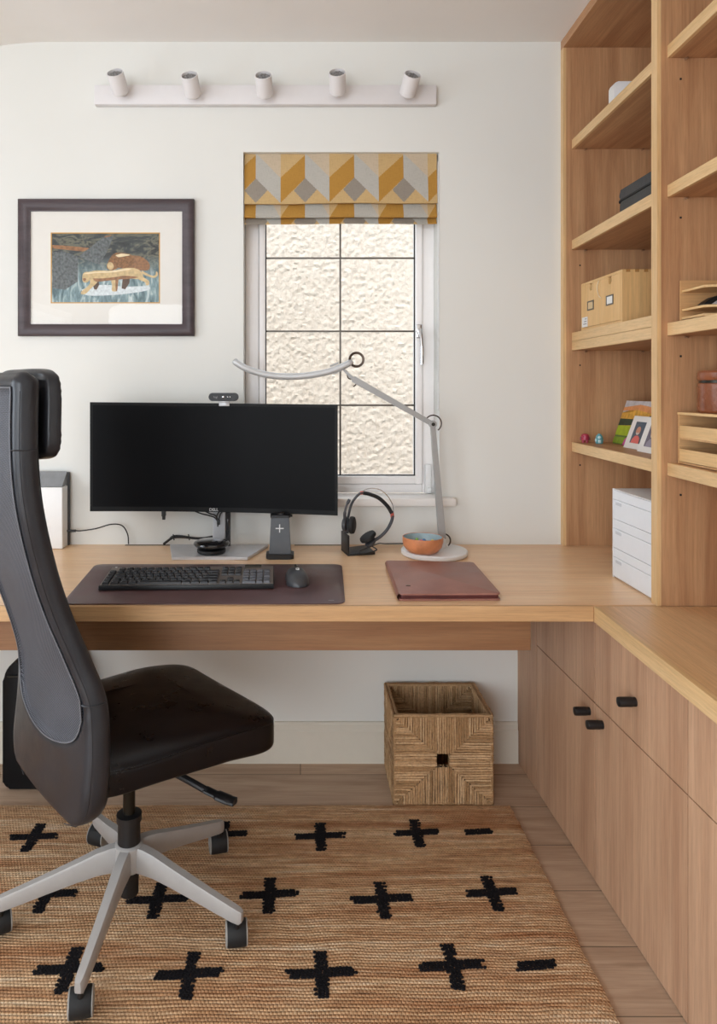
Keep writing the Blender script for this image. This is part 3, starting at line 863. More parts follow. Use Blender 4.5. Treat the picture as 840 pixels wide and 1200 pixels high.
# the print: rocks and snow as a painted ground, two lions as painted shapes on it
s = NT('print_rocks')
n1 = s.noise(s.co((10, 1, 26), (0, R(35), 0)), 1.4, 6, .65, 1.2); n2 = s.noise(s.co((30, 1, 9), (0, R(-20), 0)), 2.0, 4, .6, .6)
sepz = s.n('ShaderNodeSeparateXYZ'); s.l(s.co(), sepz.inputs[0])
cA = s.ramp(n1, [(.3, lin('15191C')), (.46, lin('363C3C')), (.53, lin('6F6E5C')), (.62, lin('242628'))])
cB = s.ramp(n2, [(.3, lin('40565C')), (.5, lin('7A9397')), (.66, lin('C4CFCE'))])
fz = s.n('ShaderNodeMapRange'); fz.inputs[1].default_value = -.02; fz.inputs[2].default_value = .06; s.l(s.math('ADD', sepz.outputs[2], s.math('MULTIPLY', n2, .04)), fz.inputs[0])
s.set(Base_Color=s.mix(cB, cA, fz.outputs[0]), Roughness=.6)
b = BM(); box(b, ax0+e*.5, ax1-e*.5, YM+.0005, YM+.002, az0+e*.5, az1-e*.5); art = obj('print', b, s.m, k, False)
def paint(name, polys, mat, lift):
    b = BM()
    for i_, poly in enumerate(polys):
        lift += .00003*bool(i_)
        pts = [P(40+x/5.25, 250+y/5.25, YM) for x, y in poly]
        prism(b, [(p.x, p.z) for p in pts], YM+.0005-lift-.0002, YM+.0005-lift, 1)
    bmesh.ops.triangulate(b, faces=[f for f in b.faces if len(f.verts) > 4])
    return obj(name, b, mat, art, False)
def sm(pl, n=4):
    q = pl + [pl[0]]; v = smooth_path([Vector((x, y, 0)) for x, y in q], n); return [(p.x, p.y) for p in v[:-1]]
paint('painted_ridge', [[(112, 195), (112, 215), (300, 235), (350, 215), (260, 205), (180, 198)], [(350, 205), (440, 140), (480, 130), (380, 225)]], plain('paint_ochre', 'A8754C', .6, var=.25, nscale=90), .0001)
paint('painted_boulder', [[(275, 265), (420, 150), (490, 140), (440, 250), (400, 315), (340, 295)], [(112, 240), (180, 232), (270, 268), (268, 420), (190, 470), (112, 460)]], plain('paint_slate', '6F7576', .6, var=.35, nscale=120), .0002)
paint('painted_snow', [sm([(290, 470), (400, 440), (560, 450), (700, 450), (690, 475), (520, 500), (330, 505)])], plain('paint_snow', 'DCE4E6', .6, var=.15, nscale=120), .0003)
lm = plain('paint_mane', '9A6A3C', .6, var=.3, nscale=150)
lb = plain('paint_lion', 'D8BC8A', .6, var=.16, nscale=90)
lsh = plain('paint_lion_shade', 'A07048', .6, var=.25, nscale=110); ldk = plain('paint_shade', '5E4430', .6, var=.2); llt = plain('paint_light', 'F0DDB4', .6, var=.1)
paint('painted_lion', [sm([(590, 258), (650, 264), (690, 286), (712, 318), (700, 350), (650, 350), (600, 340)])], lsh, .0004)
paint('painted_mane', [sm([(446, 318), (462, 285), (482, 256), (510, 242), (560, 244), (600, 258), (612, 290), (605, 330), (560, 340), (520, 335), (500, 345), (470, 350), (450, 340)])], lm, .0005)
paint('painted_face', [sm([(448, 318), (460, 302), (480, 305), (490, 328), (478, 346), (458, 344)])], lb, .0006)
for leg_ in ([(545, 395), (590, 390), (585, 430), (560, 468), (538, 462)], [(350, 410), (395, 410), (400, 440), (385, 470), (370, 468), (372, 440)]): paint('painted_leg', [leg_], ldk, .0006)
paint('painted_lioness', [sm([(330, 362), (380, 352), (440, 352), (500, 350), (550, 338), (605, 336), (645, 348), (668, 375), (660, 402), (620, 404), (570, 398), (520, 404), (460, 412), (400, 418), (350, 412), (332, 392)], 4),
      sm([(296, 390), (302, 370), (322, 360), (345, 366), (352, 390), (342, 412), (322, 426), (300, 420)], 4),
      sm([(345, 395), (385, 405), (388, 425), (350, 462), (318, 494), (292, 498), (290, 482), (322, 456), (345, 428)], 4),
      sm([(468, 398), (515, 396), (515, 440), (508, 478), (478, 476), (480, 440)], 4),
      sm([(630, 370), (665, 372), (672, 392), (705, 415), (706, 440), (688, 442), (682, 424), (640, 404)], 4)], lb, .0007)
paint('painted_tail', [sm([(662, 352), (690, 368), (730, 384), (748, 375), (750, 358), (760, 365), (758, 385), (735, 397), (690, 384), (664, 368)], 3)], lb, .0008)
paint('painted_shade', [sm([(360, 400), (420, 400), (500, 392), (560, 384), (640, 392), (600, 402), (520, 408), (440, 416), (380, 420)], 3), sm([(299, 402), (314, 398), (320, 410), (306, 418)], 3), sm([(500, 400), (515, 400), (512, 470), (502, 474)], 3)], lsh, .0009)
paint('painted_light', [sm([(305, 374), (330, 364), (420, 357), (480, 355), (550, 343), (600, 341), (560, 352), (480, 364), (400, 366), (340, 372)], 3), sm([(500, 258), (540, 248), (590, 256), (560, 264), (520, 270)], 3)], llt, .0010)
b = BM(); box(b, mx0, mx1, WY-.0142, WY-.0130, mz0, mz1); obj('glass', b, 'picture_glass', k, False)
b = BM(); box(b, mx0, mx1, WY-.0055, WY-.002, mz0, mz1); obj('backing', b, 'rubber', k, False)

# spotlight bar
YB = 2.425
k = thing('spotlight_bar', 'white wall bar with five small spotlights above the blind', 'light', (P(311, 0, YB).x, WY-.001, P(0, 111, YB).z))
b = BM(); box(b, P(110.5, 0, YB).x, P(511.5, 0, YB).x, YB-.002, WY-.001, P(0, 122.5, YB).z, P(0, 99.5, YB).z, .003, 2)
obj('mounting_bar', b, 'spot_white', k)
lens = plain('spot_lens', '8E8B8A', .3, .3, .15, 200)
lrim = plain('spot_inner_rim', '3A3938', .5)
for (tx, ty, bx_, by_) in ((135.5, 86.5, 142, 112), (222, 90, 226.5, 115), (308.5, 88.5, 310.5, 115), (394.8, 86, 395.8, 112), (483, 88.5, 477, 114)):
    p0 = P(bx_, by_-4, 2.375); el = R(50)
    dirx = P(tx, ty, 2.33).x - P(bx_, by_, 2.375).x
    dv = Vector((dirx*1.5, -.083, .068)).normalized()
    p0 = P(bx_, by_ - 3, 2.385); L = .071
    b = BM()
    a0 = p0.copy()
    revolve(b, a0, dv, [(0, 0), (.024, 0), (.0275, .004), (.0275, L), (.0250, L+.0005), (.0246, L-.012)], 40)
    u, w_ = frame_axes(dv)
    hd = obj('lamp_head', b, 'spot_white', k)
    b = BM(); revolve(b, a0, dv, [(.0246, L-.013), (.0246, L-.010), (.0205, L-.009), (0, L-.009)]); obj('recess', b, lrim, hd, angle=60)
    b = BM(); q = a0 + dv*(L-.0088)
    revolve(b, q, dv, [(.0205, 0), (.0205, .002), (.0185, .0040), (.014, .0045), (0, .0048)])
    for s_ in range(7):
        a = 2*math.pi*s_/6; rr = .011 if s_ < 6 else 0
        ball(b, q + dv*.0040 + (u*math.cos(a) + w_*math.sin(a))*rr, .0045, u=10, v=6)
    obj('lens', b, lens, hd)
    b = BM(); pj = p0 + dv*.035; cyl(b, (pj.x, pj.y+.02, pj.z-.004), (pj.x, YB-.001, pj.z-.004), .008); cyl(b, (pj.x, YB-.010, pj.z-.004), (pj.x, YB-.0015, pj.z-.004), .016)
    obj('swivel_joint', b, 'spot_white', hd)

# roman blind
bl0, bl1 = WX0+.003, WX1-.006
k = thing('roman_blind', 'mustard and grey geometric roman blind, folded up in the window opening', 'blind', ((bl0+bl1)/2, 2.46, WZ1))
mats = ['blind_mustard', 'blind_straw', 'blind_dove', 'blind_taupe', 'blind_beige']
def pat(x, y):
    """x, y in zoomed photo units of the blind's pattern"""
    per = 379.0; xx = (x-187) % per
    yy = y
    if yy > 445: yy = 175 + (yy-445)*.72 if yy < 550 else (yy-560) + 320
    if xx < 188:
        u = xx/188
        if yy < 70 + u*175 - 15*(1-u): return 4
        if yy > 250 + u*190:
            v = (yy-250)/190
            return 3 if u < (360-yy)/110*.0 + (1-abs((yy-345)/95))*.46 and yy < 440 else (3 if yy < 345+(0.46-u)*200 and u < .46 else 1)
        return 2
    u = (xx-188)/191
    if yy < 245 - u*178: return 1
    if yy > 440 - u*190:
        if u > 1-(1-abs((yy-345)/95))*.46: return 3
        return 1
    return 0
b = BM()
path = []   # (y photo zoom units along the cloth, Y depth, z)
zt = P(0, 179.5, 2.46).z; z1 = P(0, 239, 2.452).z; z2 = P(0, 255, 2.455).z; z3 = P(0, 262.5, 2.46).z
def seg(n, ya, yb, A, Bq, out=True):
    for i in range(n+1):
        t = i/n; path.append((ya+(yb-ya)*t, A[0]+(Bq[0]-A[0])*t, A[1]+(Bq[1]-A[1])*t))
seg(60, 60, 440, (2.468, zt), (2.452, z1+.004))
path += [(443, 2.4505, z1), (446, 2.456, z1-.001), (447, 2.470, z1+.004)]
N1 = len(path)
seg(14, 455, 530, (2.474, z1+.006), (2.456, z2+.008))
path += [(531, 2.4555, z2+.006), (532, 2.4555, z2+.004)]
seg(3, 533, 545, (2.457, z2+.003), (2.456, z2))
path += [(546, 2.463, z2-.001), (547, 2.474, z2+.003)]
seg(6, 560, 600, (2.478, z2+.004), (2.462, z3))
path += [(601, 2.462, z3-.0012), (602, 2.466, z3)]
NX = 340
grid = []
for (yy, Yd, z) in path:
    row = []
    for i in range(NX+1):
        t = i/NX; x = bl0 + (bl1-bl0)*t
        sag = (-.004*t + .0015*math.sin(t*9)) * (1 if yy > 300 else yy/300)
        zz = z - (sag - .0) * (1 if yy < 460 else .5)
        row.append(b.verts.new((x, Yd + .0012*math.sin(t*23+yy*.02), zz)))
    grid.append(row)
for j in range(len(path)-1):
    for i in range(NX):
        f = b.faces.new((grid[j][i], grid[j+1][i], grid[j+1][i+1], grid[j][i+1]))
        xm = 98 + (i+.5)/NX*(1580-98)*1.0
        f.material_index = pat(xm, (path[j][0]+path[j+1][0])/2)
obj('blind_fabric', b, mats, k, True, angle=60)
b = BM(); box(b, bl0, bl1, 2.480, 2.50, WZ1-.03, WZ1-.0006); obj('headrail', b, 'white_plastic', k, False)
b = BM(); cxn = WX1-.0035
zc = P(0, 190, 2.452).z; ze = P(0, 481, 2.452).z; i = 0
z = zc
while z > ze:
    ball(b, (cxn, 2.447, z), .0019, u=6, v=4); ball(b, (cxn-.0005, 2.4435+.012, z), .0019, u=6, v=4); z -= .0052
obj('bead_chain', b, 'white_plastic', k)

# ------------------------------------------------------------------ monitor
MY = 2.30; mrot = R(-3)
k = thing('monitor', 'wide curved black monitor on a silver stand', 'monitor', (P(249.5, 0, MY).x, MY, DZ+.0006), 0)
cx = k.location.x
def curve_y(x):   # curved towards the viewer at the ends, turned slightly
    return MY + .022 - x*x*.16 + x*math.sin(mrot)*0.9
zb0, zt0 = CZ-(601.5-VY)*MY/F, CZ-(472.8-VY)*MY/F
hwM = .4035
def slab(b, xa, xb, za, zb_, f, r_, n=48, roll=.009):
    rows = []
    for i in range(n+1):
        x = xa + (xb-xa)*i/n; y = curve_y(x); ro = -roll*x
        rows.append([b.verts.new((cx+x, y+f, za+ro)), b.verts.new((cx+x, y+f, zb_+ro)), b.verts.new((cx+x, y+r_, zb_+ro)), b.verts.new((cx+x, y+r_, za+ro))])
    for a, c in zip(rows, rows[1:]):
        for j in range(4): b.faces.new((a[j], a[(j+1) % 4], c[(j+1) % 4], c[j]))
    b.faces.new(rows[0]); b.faces.new(rows[-1][::-1])
b = BM(); slab(b, -hwM, hwM, zb0, zt0, 0, .018); obj('housing', b, 'monitor_black', k, True)
b = BM(); slab(b, -hwM+.009, hwM-.009, zb0+.0155, zt0-.009, -.0004, .001); obj('screen', b, 'screen', k, True)
b = BM(); slab(b, -.24, .24, zb0+.05, zt0-.06, .018, .045, 24); obj('rear_cover', b, 'silver', k, True)
text('logo', 'DELL', .0135, (cx, curve_y(0)-.0008, zb0+.0075), FACING, 'text_white', k)
b = BM()
sx = (257.0-VX)*2.38/F
box(b, sx-.021, sx+.021, 2.372, 2.392, DZ+.010, 1.10, .004)
obj('stand_neck', b, 'silver', k)
b = BM(); box(b, sx+.0212, sx+.038, 2.374, 2.390, DZ+.010, 1.10, .003); obj('neck_side', b, 'smoke_glass', k)
b = BM(); prism(b, [(-.403, 2.222), (-.36, 2.227), (-.285, 2.230), (-.21, 2.227), (-.166, 2.222), (-.108, 2.405), (-.443, 2.408)], DZ+.0006, DZ+.010, 2, .0012)
obj('stand_base', b, 'silver', k)
b = BM(); tf_box(b, (cx-.166, MY+.035, zb0-.006), (.012, .02, .018), .001); tf_box(b, (cx-.166, MY+.035, zb0-.02), (.010, .008, .014), .001)
obj('plug', b, 'black_plastic', k)

# webcam
k = thing('webcam', 'small dark webcam clipped on top of the monitor', 'webcam', (P(262, 0, MY).x, MY+.02, zt0+.0012))
b = BM(); wc = P(262, 465.2, MY); fr = rrect(.099*.97, .0265, .0125, 8)
prism(b, [(wc.x+x, wc.z+z) for x, z in fr], MY-.008, MY+.014, 1, .002); obj('body', b, 'dark_plastic', k)
b = BM(); prism(b, [(wc.x+x, wc.z+z) for x, z in rrect(.090, .019, .009, 8)], MY-.0095, MY-.0082, 1); obj('face', b, 'black_plastic', k, False)
b = BM(); ball(b, (wc.x, MY-.0098, wc.z), .0045, (1, .5, 1)); ball(b, (wc.x+.014, MY-.0098, wc.z), .0018, (1, .5, 1)); ball(b, (wc.x+.022, MY-.0098, wc.z), .0022, (1, .5, 1)); obj('lens', b, 'chrome', k)
text('lettering', 'logi', .010, (wc.x-.025, MY-.0098, wc.z), FACING, 'text_grey', k)
b = BM(); box(b, wc.x-.017, wc.x+.017, MY+.0, MY+.0135, zt0+.0028, wc.z-.0128, .001)
box(b, wc.x-.017, wc.x+.017, curve_y(.03)-.0035, curve_y(.03)-.0015, zt0-.009, zt0+.0055, .001); box(b, wc.x-.017, wc.x+.017, curve_y(.03)-.0035, MY+.045, zt0+.0028, zt0+.0055, .001)
obj('clip', b, 'silver', k)

# speakerphone puck in front of the stand
pc = (P(248, 0, 2.29).x, 2.285, DZ+.0106)
k = thing('speakerphone', 'round dark conference puck with clear top on the monitor base', 'speakerphone', pc)
b = BM(); lathe(b, [(0, .0005), (.043, .0005), (.046, .004), (.046, .012), (.040, .016), (0, .016)], pc); obj('base', b, 'black_plastic', k)
b = BM(); lathe(b, [(0, .016), (.044, .0165), (.055, .024), (.058, .029), (.056, .034), (.045, .039), (0, .041)], pc); obj('cover', b, 'smoke_glass', k)
b = BM(); lathe(b, [(0, .0165), (.040, .017), (.048, .025), (.046, .031), (.0, .034)], pc); obj('speaker_cone', b, 'dark_plastic', k)

# desk mat, keyboard, mouse
b = BM()
mf = [P(72, 709, 1), P(405, 709, 1)]
def D(x, y, z=DZ):
    Y = (CZ-z)*F/(y-VY); return Vector(((x-VX)*Y/F, Y, z))
c4 = [D(72, 709), D(404.5, 708.5), D(400.5, 662.3), D(112, 662.3)]
def round_poly(pts, r, n=5):
    out = []; m = len(pts)
    for i in range(m):
        p = pts[i]; a = (pts[i-1]-p).normalized(); c = (pts[(i+1) % m]-p).normalized()
        p0, p2 = p + a*r, p + c*r
        for k_ in range(n+1):
            t = k_/n; out.append(p0*(1-t)**2 + p*2*t*(1-t) + p2*t*t)
    return [(v.x, v.y) for v in out]
prism(b, round_poly([Vector((v.x, v.y)) for v in c4], .028), DZ+.0006, DZ+.0032, 2, .0006)
mat = solo('desk_mat', b, 'mat_leather', 'dark plum leather desk mat under keyboard and mouse', 'desk mat', (-.23, 1.95, DZ))
b = BM(); q = D(388, 705); box(b, q.x-.007, q.x+.007, q.y-.0022, q.y+.0022, DZ+.0033, DZ+.0036); obj('embossed_mark', b, 'text_grey', mat, False)
MT = DZ+.0036
kl, kr, kn, kf = D(117.3, 694, MT), D(323.5, 694, MT), 1.883, 2.036
ang = R(2.0)
k = thing('keyboard', 'full-size black mechanical keyboard on the leather mat', 'keyboard', (-.3058, 1.9595, MT), ang)
KW, KD = .4640, .1500
b = BM()
prism(b, [(-KD/2, .0006), (KD/2, .010), (KD/2, .024), (-KD/2, .0135)], -KW/2, KW/2, 0, .0018)
# axis 0 prism: poly is (y, z)
obj('case', b, 'black_plastic', k, True, True)
sl = (.024-.0135)/KD
def kz(y): return .0135 + (y+KD/2)*sl
b = BM(); 
prism(b, [(-KD/2+.004, kz(-KD/2+.004)+.0002), (KD/2-.003, kz(KD/2-.003)+.0002), (KD/2-.003, kz(KD/2-.003)+.0012), (-KD/2+.004, kz(-KD/2+.004)+.0012)], -KW/2+.003, KW/2-.002, 0)
obj('top_plate', b, 'kb_plate', k, False, True)
U = .0190; keys = []
x0 = -KW/2+.007; y0 = -KD/2+.0135
for r_ in range(5): keys.append((x0, r_, 1, 'keycap'))                          # macro column
xm = x0 + U*1.12
rows = [[1.25, 1.25, 1.25, 6.25, 1.25, 1.25, 1.25, 1.25], [1.25]+[1]*11+[2.75], [1.75]+[1]*11+[2.25], [1.5]+[1]*12+[1.5], [1]*13+[2]]
for r_, rw in enumerate(rows):
    x = xm
    for w_ in rw: keys.append((x, r_, w_, 'keycap')); x += w_*U
x = xm
for i in range(13): keys.append((x, 5.15, 1, 'keycap')); x += U*(1.167 if i in (0, 4, 8) else 1.0) + (U*.0)
xn = xm + 15*U + .004
for i in range(3): keys.append((xn+i*U, 0, 1, 'keycap'))
keys.append((xn+U, 1, 1, 'keycap'))
for r_ in (3, 4, 5.15):
    for i in range(3): keys.append((xn+i*U, r_, 1, 'keycap'))
xp = xn + 3*U + .004
for r_, lst in ((0, [(0, 2), (2, 1)]), (1, [(0, 1), (1, 1), (2, 1)]), (2, [(0, 1), (1, 1), (2, 1)]), (3, [(0, 1), (1, 1), (2, 1)]), (4, [(0, 1), (1, 1), (2, 1), (3, 1)])):
    for i, w_ in lst: keys.append((xp+i*U, r_, w_, 'keycap_grey'))
keys.append((xp+3*U, 0.5, 1, 'keycap_grey')); keys.append((xp+3*U, 2.5, 1, 'keycap_grey'))
def keyshape(b, x, r_, w_, tall=1):
    xa, xb_ = x + .0009, x + w_*U - .0009; yc = y0 + r_*.0212; hd = .0086*tall
    za = kz(yc)+.0014; za0, za1 = kz(yc-hd)+.0013, kz(yc+hd)+.0013; h_ = .0052; ins = .0016
    v = [b.verts.new(p) for p in ((xa, yc-hd, za0), (xb_, yc-hd, za0), (xb_, yc+hd, za1), (xa, yc+hd, za1),
         (xa+ins, yc-hd+ins, za0+h_), (xb_-ins, yc-hd+ins, za0+h_), (xb_-ins, yc+hd-ins, za1+h_), (xa+ins, yc+hd-ins, za1+h_))]
    for f in ((0, 3, 2, 1), (4, 5, 6, 7), (0, 1, 5, 4), (1, 2, 6, 5), (2, 3, 7, 6), (3, 0, 4, 7)): b.faces.new([v[i] for i in f])
    # legend
    lw = .0022; yl = yc+.001; zl = kz(yl)+.0013+h_+.00015; xl = xa+ins+.0022
    q = [b.verts.new((xx, yy, zl + (yy-yl)*sl)) for xx, yy in ((xl, yl-.0016), (xl+lw, yl-.0016), (xl+lw, yl+.0022), (xl, yl+.0022))]
    b.faces.new(q).material_index = 1
keys.sort(key=lambda q_: q_[1])
legend = plain('key_legend', 'A8ACB2', .5, var=0)
for q_ in keys[:100]:
    b = BM(); keyshape(b, q_[0], q_[1], q_[2], 1.9 if q_[1] in (.5, 2.5) else 1)
    o = obj('keycap', b, [M[q_[3]], legend], k, False, True)
b = BM()
for q_ in keys[100:]: keyshape(b, q_[0], q_[1], q_[2])
o = obj('keycap', b, [M['keycap'], legend], k, False, True); o['kind'] = 'stuff'
b = BM(); cyl(b, (xp+.003, KD/2-.006, kz(KD/2)+.002), (xp+.050, KD/2-.006, kz(KD/2)+.002), .0045, .0045, 20)
obj('volume_roller', b, 'dark_metal', k, True, True)
text('lettering', 'G', .009, (x0+.008, KD/2-.005, kz(KD/2)+.0016), Matrix.Identity(3), 'text_white', k, local=True)

mp = D(347.5, 691, MT)
k = thing('computer_mouse', 'black computer mouse on the right of the keyboard', 'mouse', (mp.x, 1.962, MT+.0004), R(6))
b = BM(); rings = []
for j in range(25):
    t = j/24; y = -.060 + .120*t; u = 2*t-1
    w_ = .0325*math.sqrt(max(1e-5, 1-abs(u)**3.2))*(1-.10*math.exp(-((u-.15)/.35)**2)); h_ = .038*(max(1e-5, 1-abs(u-.05)**2.2/1.14))**.62
    ring = [b.verts.new((w_*math.copysign(abs(math.cos(a))**.8, math.cos(a)), y, .0006 + (h_*max(0, math.sin(a))**.85 if math.sin(a) > 0 else 0))) for a in [math.pi*i/20 for i in range(21)]]
    rings.append(ring)
for a, c in zip(rings, rings[1:]):
    for i in range(20): b.faces.new((a[i], a[i+1], c[i+1], c[i]))
    b.faces.new((a[0], c[0], c[-1], a[-1]))
b.faces.new(rings[0]); b.faces.new(rings[-1][::-1])
obj('body', b, plain('mouse_shell', '3C3D41', .38), k, True, True, 60)
b = BM(); cyl(b, (-.003, .034, .031), (.003, .034, .031), .0095, .0095, 20, .001); obj('scroll_wheel', b, 'rubber', k, True, True)
text('logo', 'G', .016, (0.001, -.012, .0390), Matrix.Rotation(R(10), 3, 'X'), 'text_white', k, .0008, True)

# ------------------------------------------------------------------ charging tower
q0, q1 = D(316, 650), D(342, 650)
tx = (328.2-VX)*2.262/F; ty = 2.262
k = thing('charging_stand', 'dark grey tapered charging stand with white plus beside the monitor stand', 'charger', (tx, ty, DZ+.0006))
b = BM(); prism(b, [(tx+x, ty+y) for x, y in rrect(.088, .062, .012)], DZ+.0006, DZ+.0155, 2, .002); obj('base', b, 'black_plastic', k)
b = BM(); zt_ = CZ-(605.5-VY)*ty/F
def taper(b, hw0, hd0, z0, hw1, hd1, z1):
    v = [b.verts.new((tx+sx_*w_, ty+sy*d_, z)) for z, w_, d_ in ((z0, hw0, hd0), (z1, hw1, hd1)) for sx_, sy in ((-1, -1), (1, -1), (1, 1), (-1, 1))]
    for f in ((3, 2, 1, 0), (4, 5, 6, 7), (0, 1, 5, 4), (1, 2, 6, 5), (2, 3, 7, 6), (3, 0, 4, 7)): b.faces.new([v[i] for i in f])
taper(b, .0345, .024, DZ+.0155, .0285, .018, zt_); bmesh.ops.bevel(b, geom=b.edges[:], offset=.0015, segments=2, affect='EDGES'); obj('column', b, 'tower_grey', k)
b = BM(); prism(b, [(tx+.001+x, ty+y) for x, y in rrect(.063, .045, .006)], zt_+.0002, zt_+.008, 2, .001); tf_box(b, (tx+.031, ty-.002, zt_+.004), (.016, .016, .006), .001); ball(b, (tx+.004, ty, zt_+.009), .012, (1, 1, .5)); obj('cap', b, 'black_plastic', k)
b = BM(); zc_ = CZ-(619.3-VY)*2.24/F; ky = ty-.0222; pm = .0128
for w_, h_ in ((.0016, pm), (pm, .0016)): tf_box(b, (tx-.001, ky, zc_), (w_*2, .0014, h_*2 if h_ > .002 else .0032), 0, rot=None)
bmesh.ops.rotate(b, cent=(tx, ky, zc_), matrix=Matrix.Rotation(R(-2.8), 3, 'X'), verts=b.verts)
obj('plus_mark', b, 'text_white', k, False)

# ------------------------------------------------------------------ headset on its stand
HY = 2.29
def H(x, y, Y=HY): return P(380+x/4.6667, 560+y/4.6667, Y)
hs = thing('headset_stand', 'black L-shaped headset stand on the desk', 'stand', (H(180, 0, 2.27).x, 2.27, DZ+.0006))
b = BM(); p = [D(399.5, 645), D(407.5, 652), D(439.5, 650), D(430, 641)]
prism(b, [(v.x, v.y) for v in p], DZ+.0006, DZ+.008, 2, .001)
obj('base', b, 'black_plastic', hs)
b = BM(); zt2 = H(0, 262).z
prism(b, [(p[0].x, p[0].y), (p[1].x, p[1].y), (p[1].x+.006, p[1].y+.003), (p[0].x+.006, p[0].y+.003)], DZ+.0082, zt2-.03, 2, .001)
obj('upright', b, 'black_plastic', hs)
b = BM(); xs = (p[0].x+p[1].x)/2; tf_box(b, (xs+.006, (p[0].y+p[1].y)/2+.004, zt2-.022), (.016, .03, .014), .002); obj('cradle', b, 'dark_plastic', hs)
k = thing('headset', 'black wired headset with boom microphone resting on its stand', 'headset', (H(240, 0).x, HY, DZ+.012))
b = BM()
band = smooth_path([H(130, 215), H(150, 140), H(190, 88), H(215, 80)], 6)
tube(b, band, .0068, 10, True, .6); obj('band_arm', b, 'dark_plastic', k)
b = BM(); tube(b, smooth_path([H(213, 82), H(250, 90), H(300, 112), H(345, 155), H(368, 192)], 6), .0088, 12, True, .7); obj('headband_pad', b, 'rubber', k)
b = BM(); tube(b, smooth_path([H(373, 205), H(368, 235), H(345, 280), H(310, 318), H(270, 345), H(240, 368)], 6), .0078, 12, True, .65); obj('band_arm', b, 'dark_plastic', k)
red = plain('red_accent', 'C0503C', .4)
b = BM(); tube(b, [H(370, 190), H(372, 215)], .0062, 10); tube(b, [H(196, 83), H(213, 80)], .0055, 10); obj('red_collar', b, red, k)
b = BM(); tube(b, smooth_path([H(192, 84), H(225, 63), H(265, 57), H(310, 68), H(350, 105), H(374, 150), H(378, 190)], 8), .0014, 6); obj('wire_band', b, 'chrome', k)
b = BM()
def cup(b, c, ax_, r, t_, sq=1.0):
    ax_ = Vector(ax_).normalized(); u, w_ = frame_axes(ax_)
    m = Matrix((u, w_, ax_)).transposed()
    lathe(b, [(0, -t_), (r*.75, -t_), (r*.97, -t_*.6), (r, 0), (r*.94, t_*.7), (r*.7, t_), (0, t_)], c, 28, m)
cup(b, H(152, 258), (1, -.38, 0), .0285, .0085); obj('ear_cushion', b, 'rubber', k)
b = BM(); cup(b, H(114, 255), (1, -.38, .0), .0235, .007); tube(b, [H(125, 215), H(128, 290)], .008, 10, True, .7); obj('earcup', b, 'dark_plastic', k)
b = BM(); cup(b, H(238, 322), (-.52, -.12, .84), .0285, .0085); obj('ear_cushion', b, 'rubber', k)
b = BM(); cup(b, H(252, 350), (-.52, -.28, .80), .020, .0055); tf_box(b, H(253, 362), (.030, .014, .012), .003, 2, Matrix.Rotation(R(-32), 3, 'Y')); obj('earcup', b, 'dark_plastic', k)
b = BM(); tube(b, smooth_path([H(112, 225, 2.28), H(112, 190, 2.275), H(122, 150, 2.275), H(138, 118, 2.275)], 5), [.0052]*6+[.0036]*6+[.0052]*4, 10); obj('boom_microphone', b, 'dark_plastic', k)
b = BM()
z0_ = DZ+.0028
tube(b, smooth_path([H(262, 375), H(285, 395, 2.28), Vector((.205, 2.262, DZ+.013)), Vector((.190, 2.285, DZ+.014)), H(262, 372, 2.30), H(300, 358, 2.36), Vector(((452-VX)*2.42/F, 2.42, DZ+.009)), Vector(((478-VX)*2.43/F, 2.436, DZ+.006)), Vector(((500-VX)*2.43/F, 2.438, DZ+.004))], 8), .0021, 8)
obj('cable', b, 'black_plastic', k)

# ------------------------------------------------------------------ desk lamp
lc = ((508.7-VX)*2.303/F, 2.303, DZ+.0006)
k = thing('desk_lamp', 'silver jointed desk lamp with curved light bar on a round white base', 'lamp', lc)
b = BM(); lathe(b, [(0, 0), (.102, 0), (.106, .003), (.107, .013), (.104, .0165), (.098, .0175), (0, .0175)], lc, 64); obj('base', b, 'white_plastic', k)
LY = 2.33
A = P(518, 636, LY); Bj = P(506.7, 497, LY); Cj = P(409, 441, LY)
b = BM(); ball(b, A + Vector((-.004, 0, .008)), .018, (1, .9, .9)); cyl(b, (A.x, LY, DZ+.0182), (A.x, LY, A.z+.004), .013); cyl(b, A+Vector((-.002, -.016, .008)), A+Vector((-.002, -.019, .008)), .006); obj('base_joint', b, 'white_plastic', k)
def bar(b, p, q, w0, w1, t_, off=0.0):
    d_ = (q-p).normalized(); s_ = Vector((0, 1, 0)); n_ = d_.cross(s_).normalized()
    v = []
    for pt, ww in ((p, w0), (q, w1)):
        for a_, c_ in ((-1, -1), (1, -1), (1, 1), (-1, 1)): v.append(b.verts.new(pt + n_*(a_*ww/2+off) + s_*c_*t_/2))
    fs = [b.faces.new([v[i] for i in f]) for f in ((3, 2, 1, 0), (4, 5, 6, 7), (0, 1, 5, 4), (1, 2, 6, 5), (2, 3, 7, 6), (3, 0, 4, 7))]
    bmesh.ops.bevel(b, geom=list({e for f in fs for e in f.edges}), offset=.002, segments=2, affect='EDGES')
b = BM(); bar(b, A+Vector((0, 0, .012)), Bj, .024, .015, .02); obj('lower_arm', b, 'satin', k)
b = BM(); bar(b, Bj, Cj + Vector((.012, 0, -.008)), .016, .021, .018); bar(b, Cj + Vector((.014, 0, -.010)), P(402, 432.5, LY), .012, .007, .010); obj('upper_arm', b, 'satin', k)
b = BM(); cyl(b, Bj+Vector((0, .013, 0)), Bj+Vector((0, -.014, 0)), .0118, .0118, 28, .001); obj('elbow_joint', b, 'satin', k)
b = BM(); cyl(b, Bj+Vector((0, -.0142, 0)), Bj+Vector((0, -.0158, 0)), .006); obj('pivot_cap', b, 'dark_metal', k)
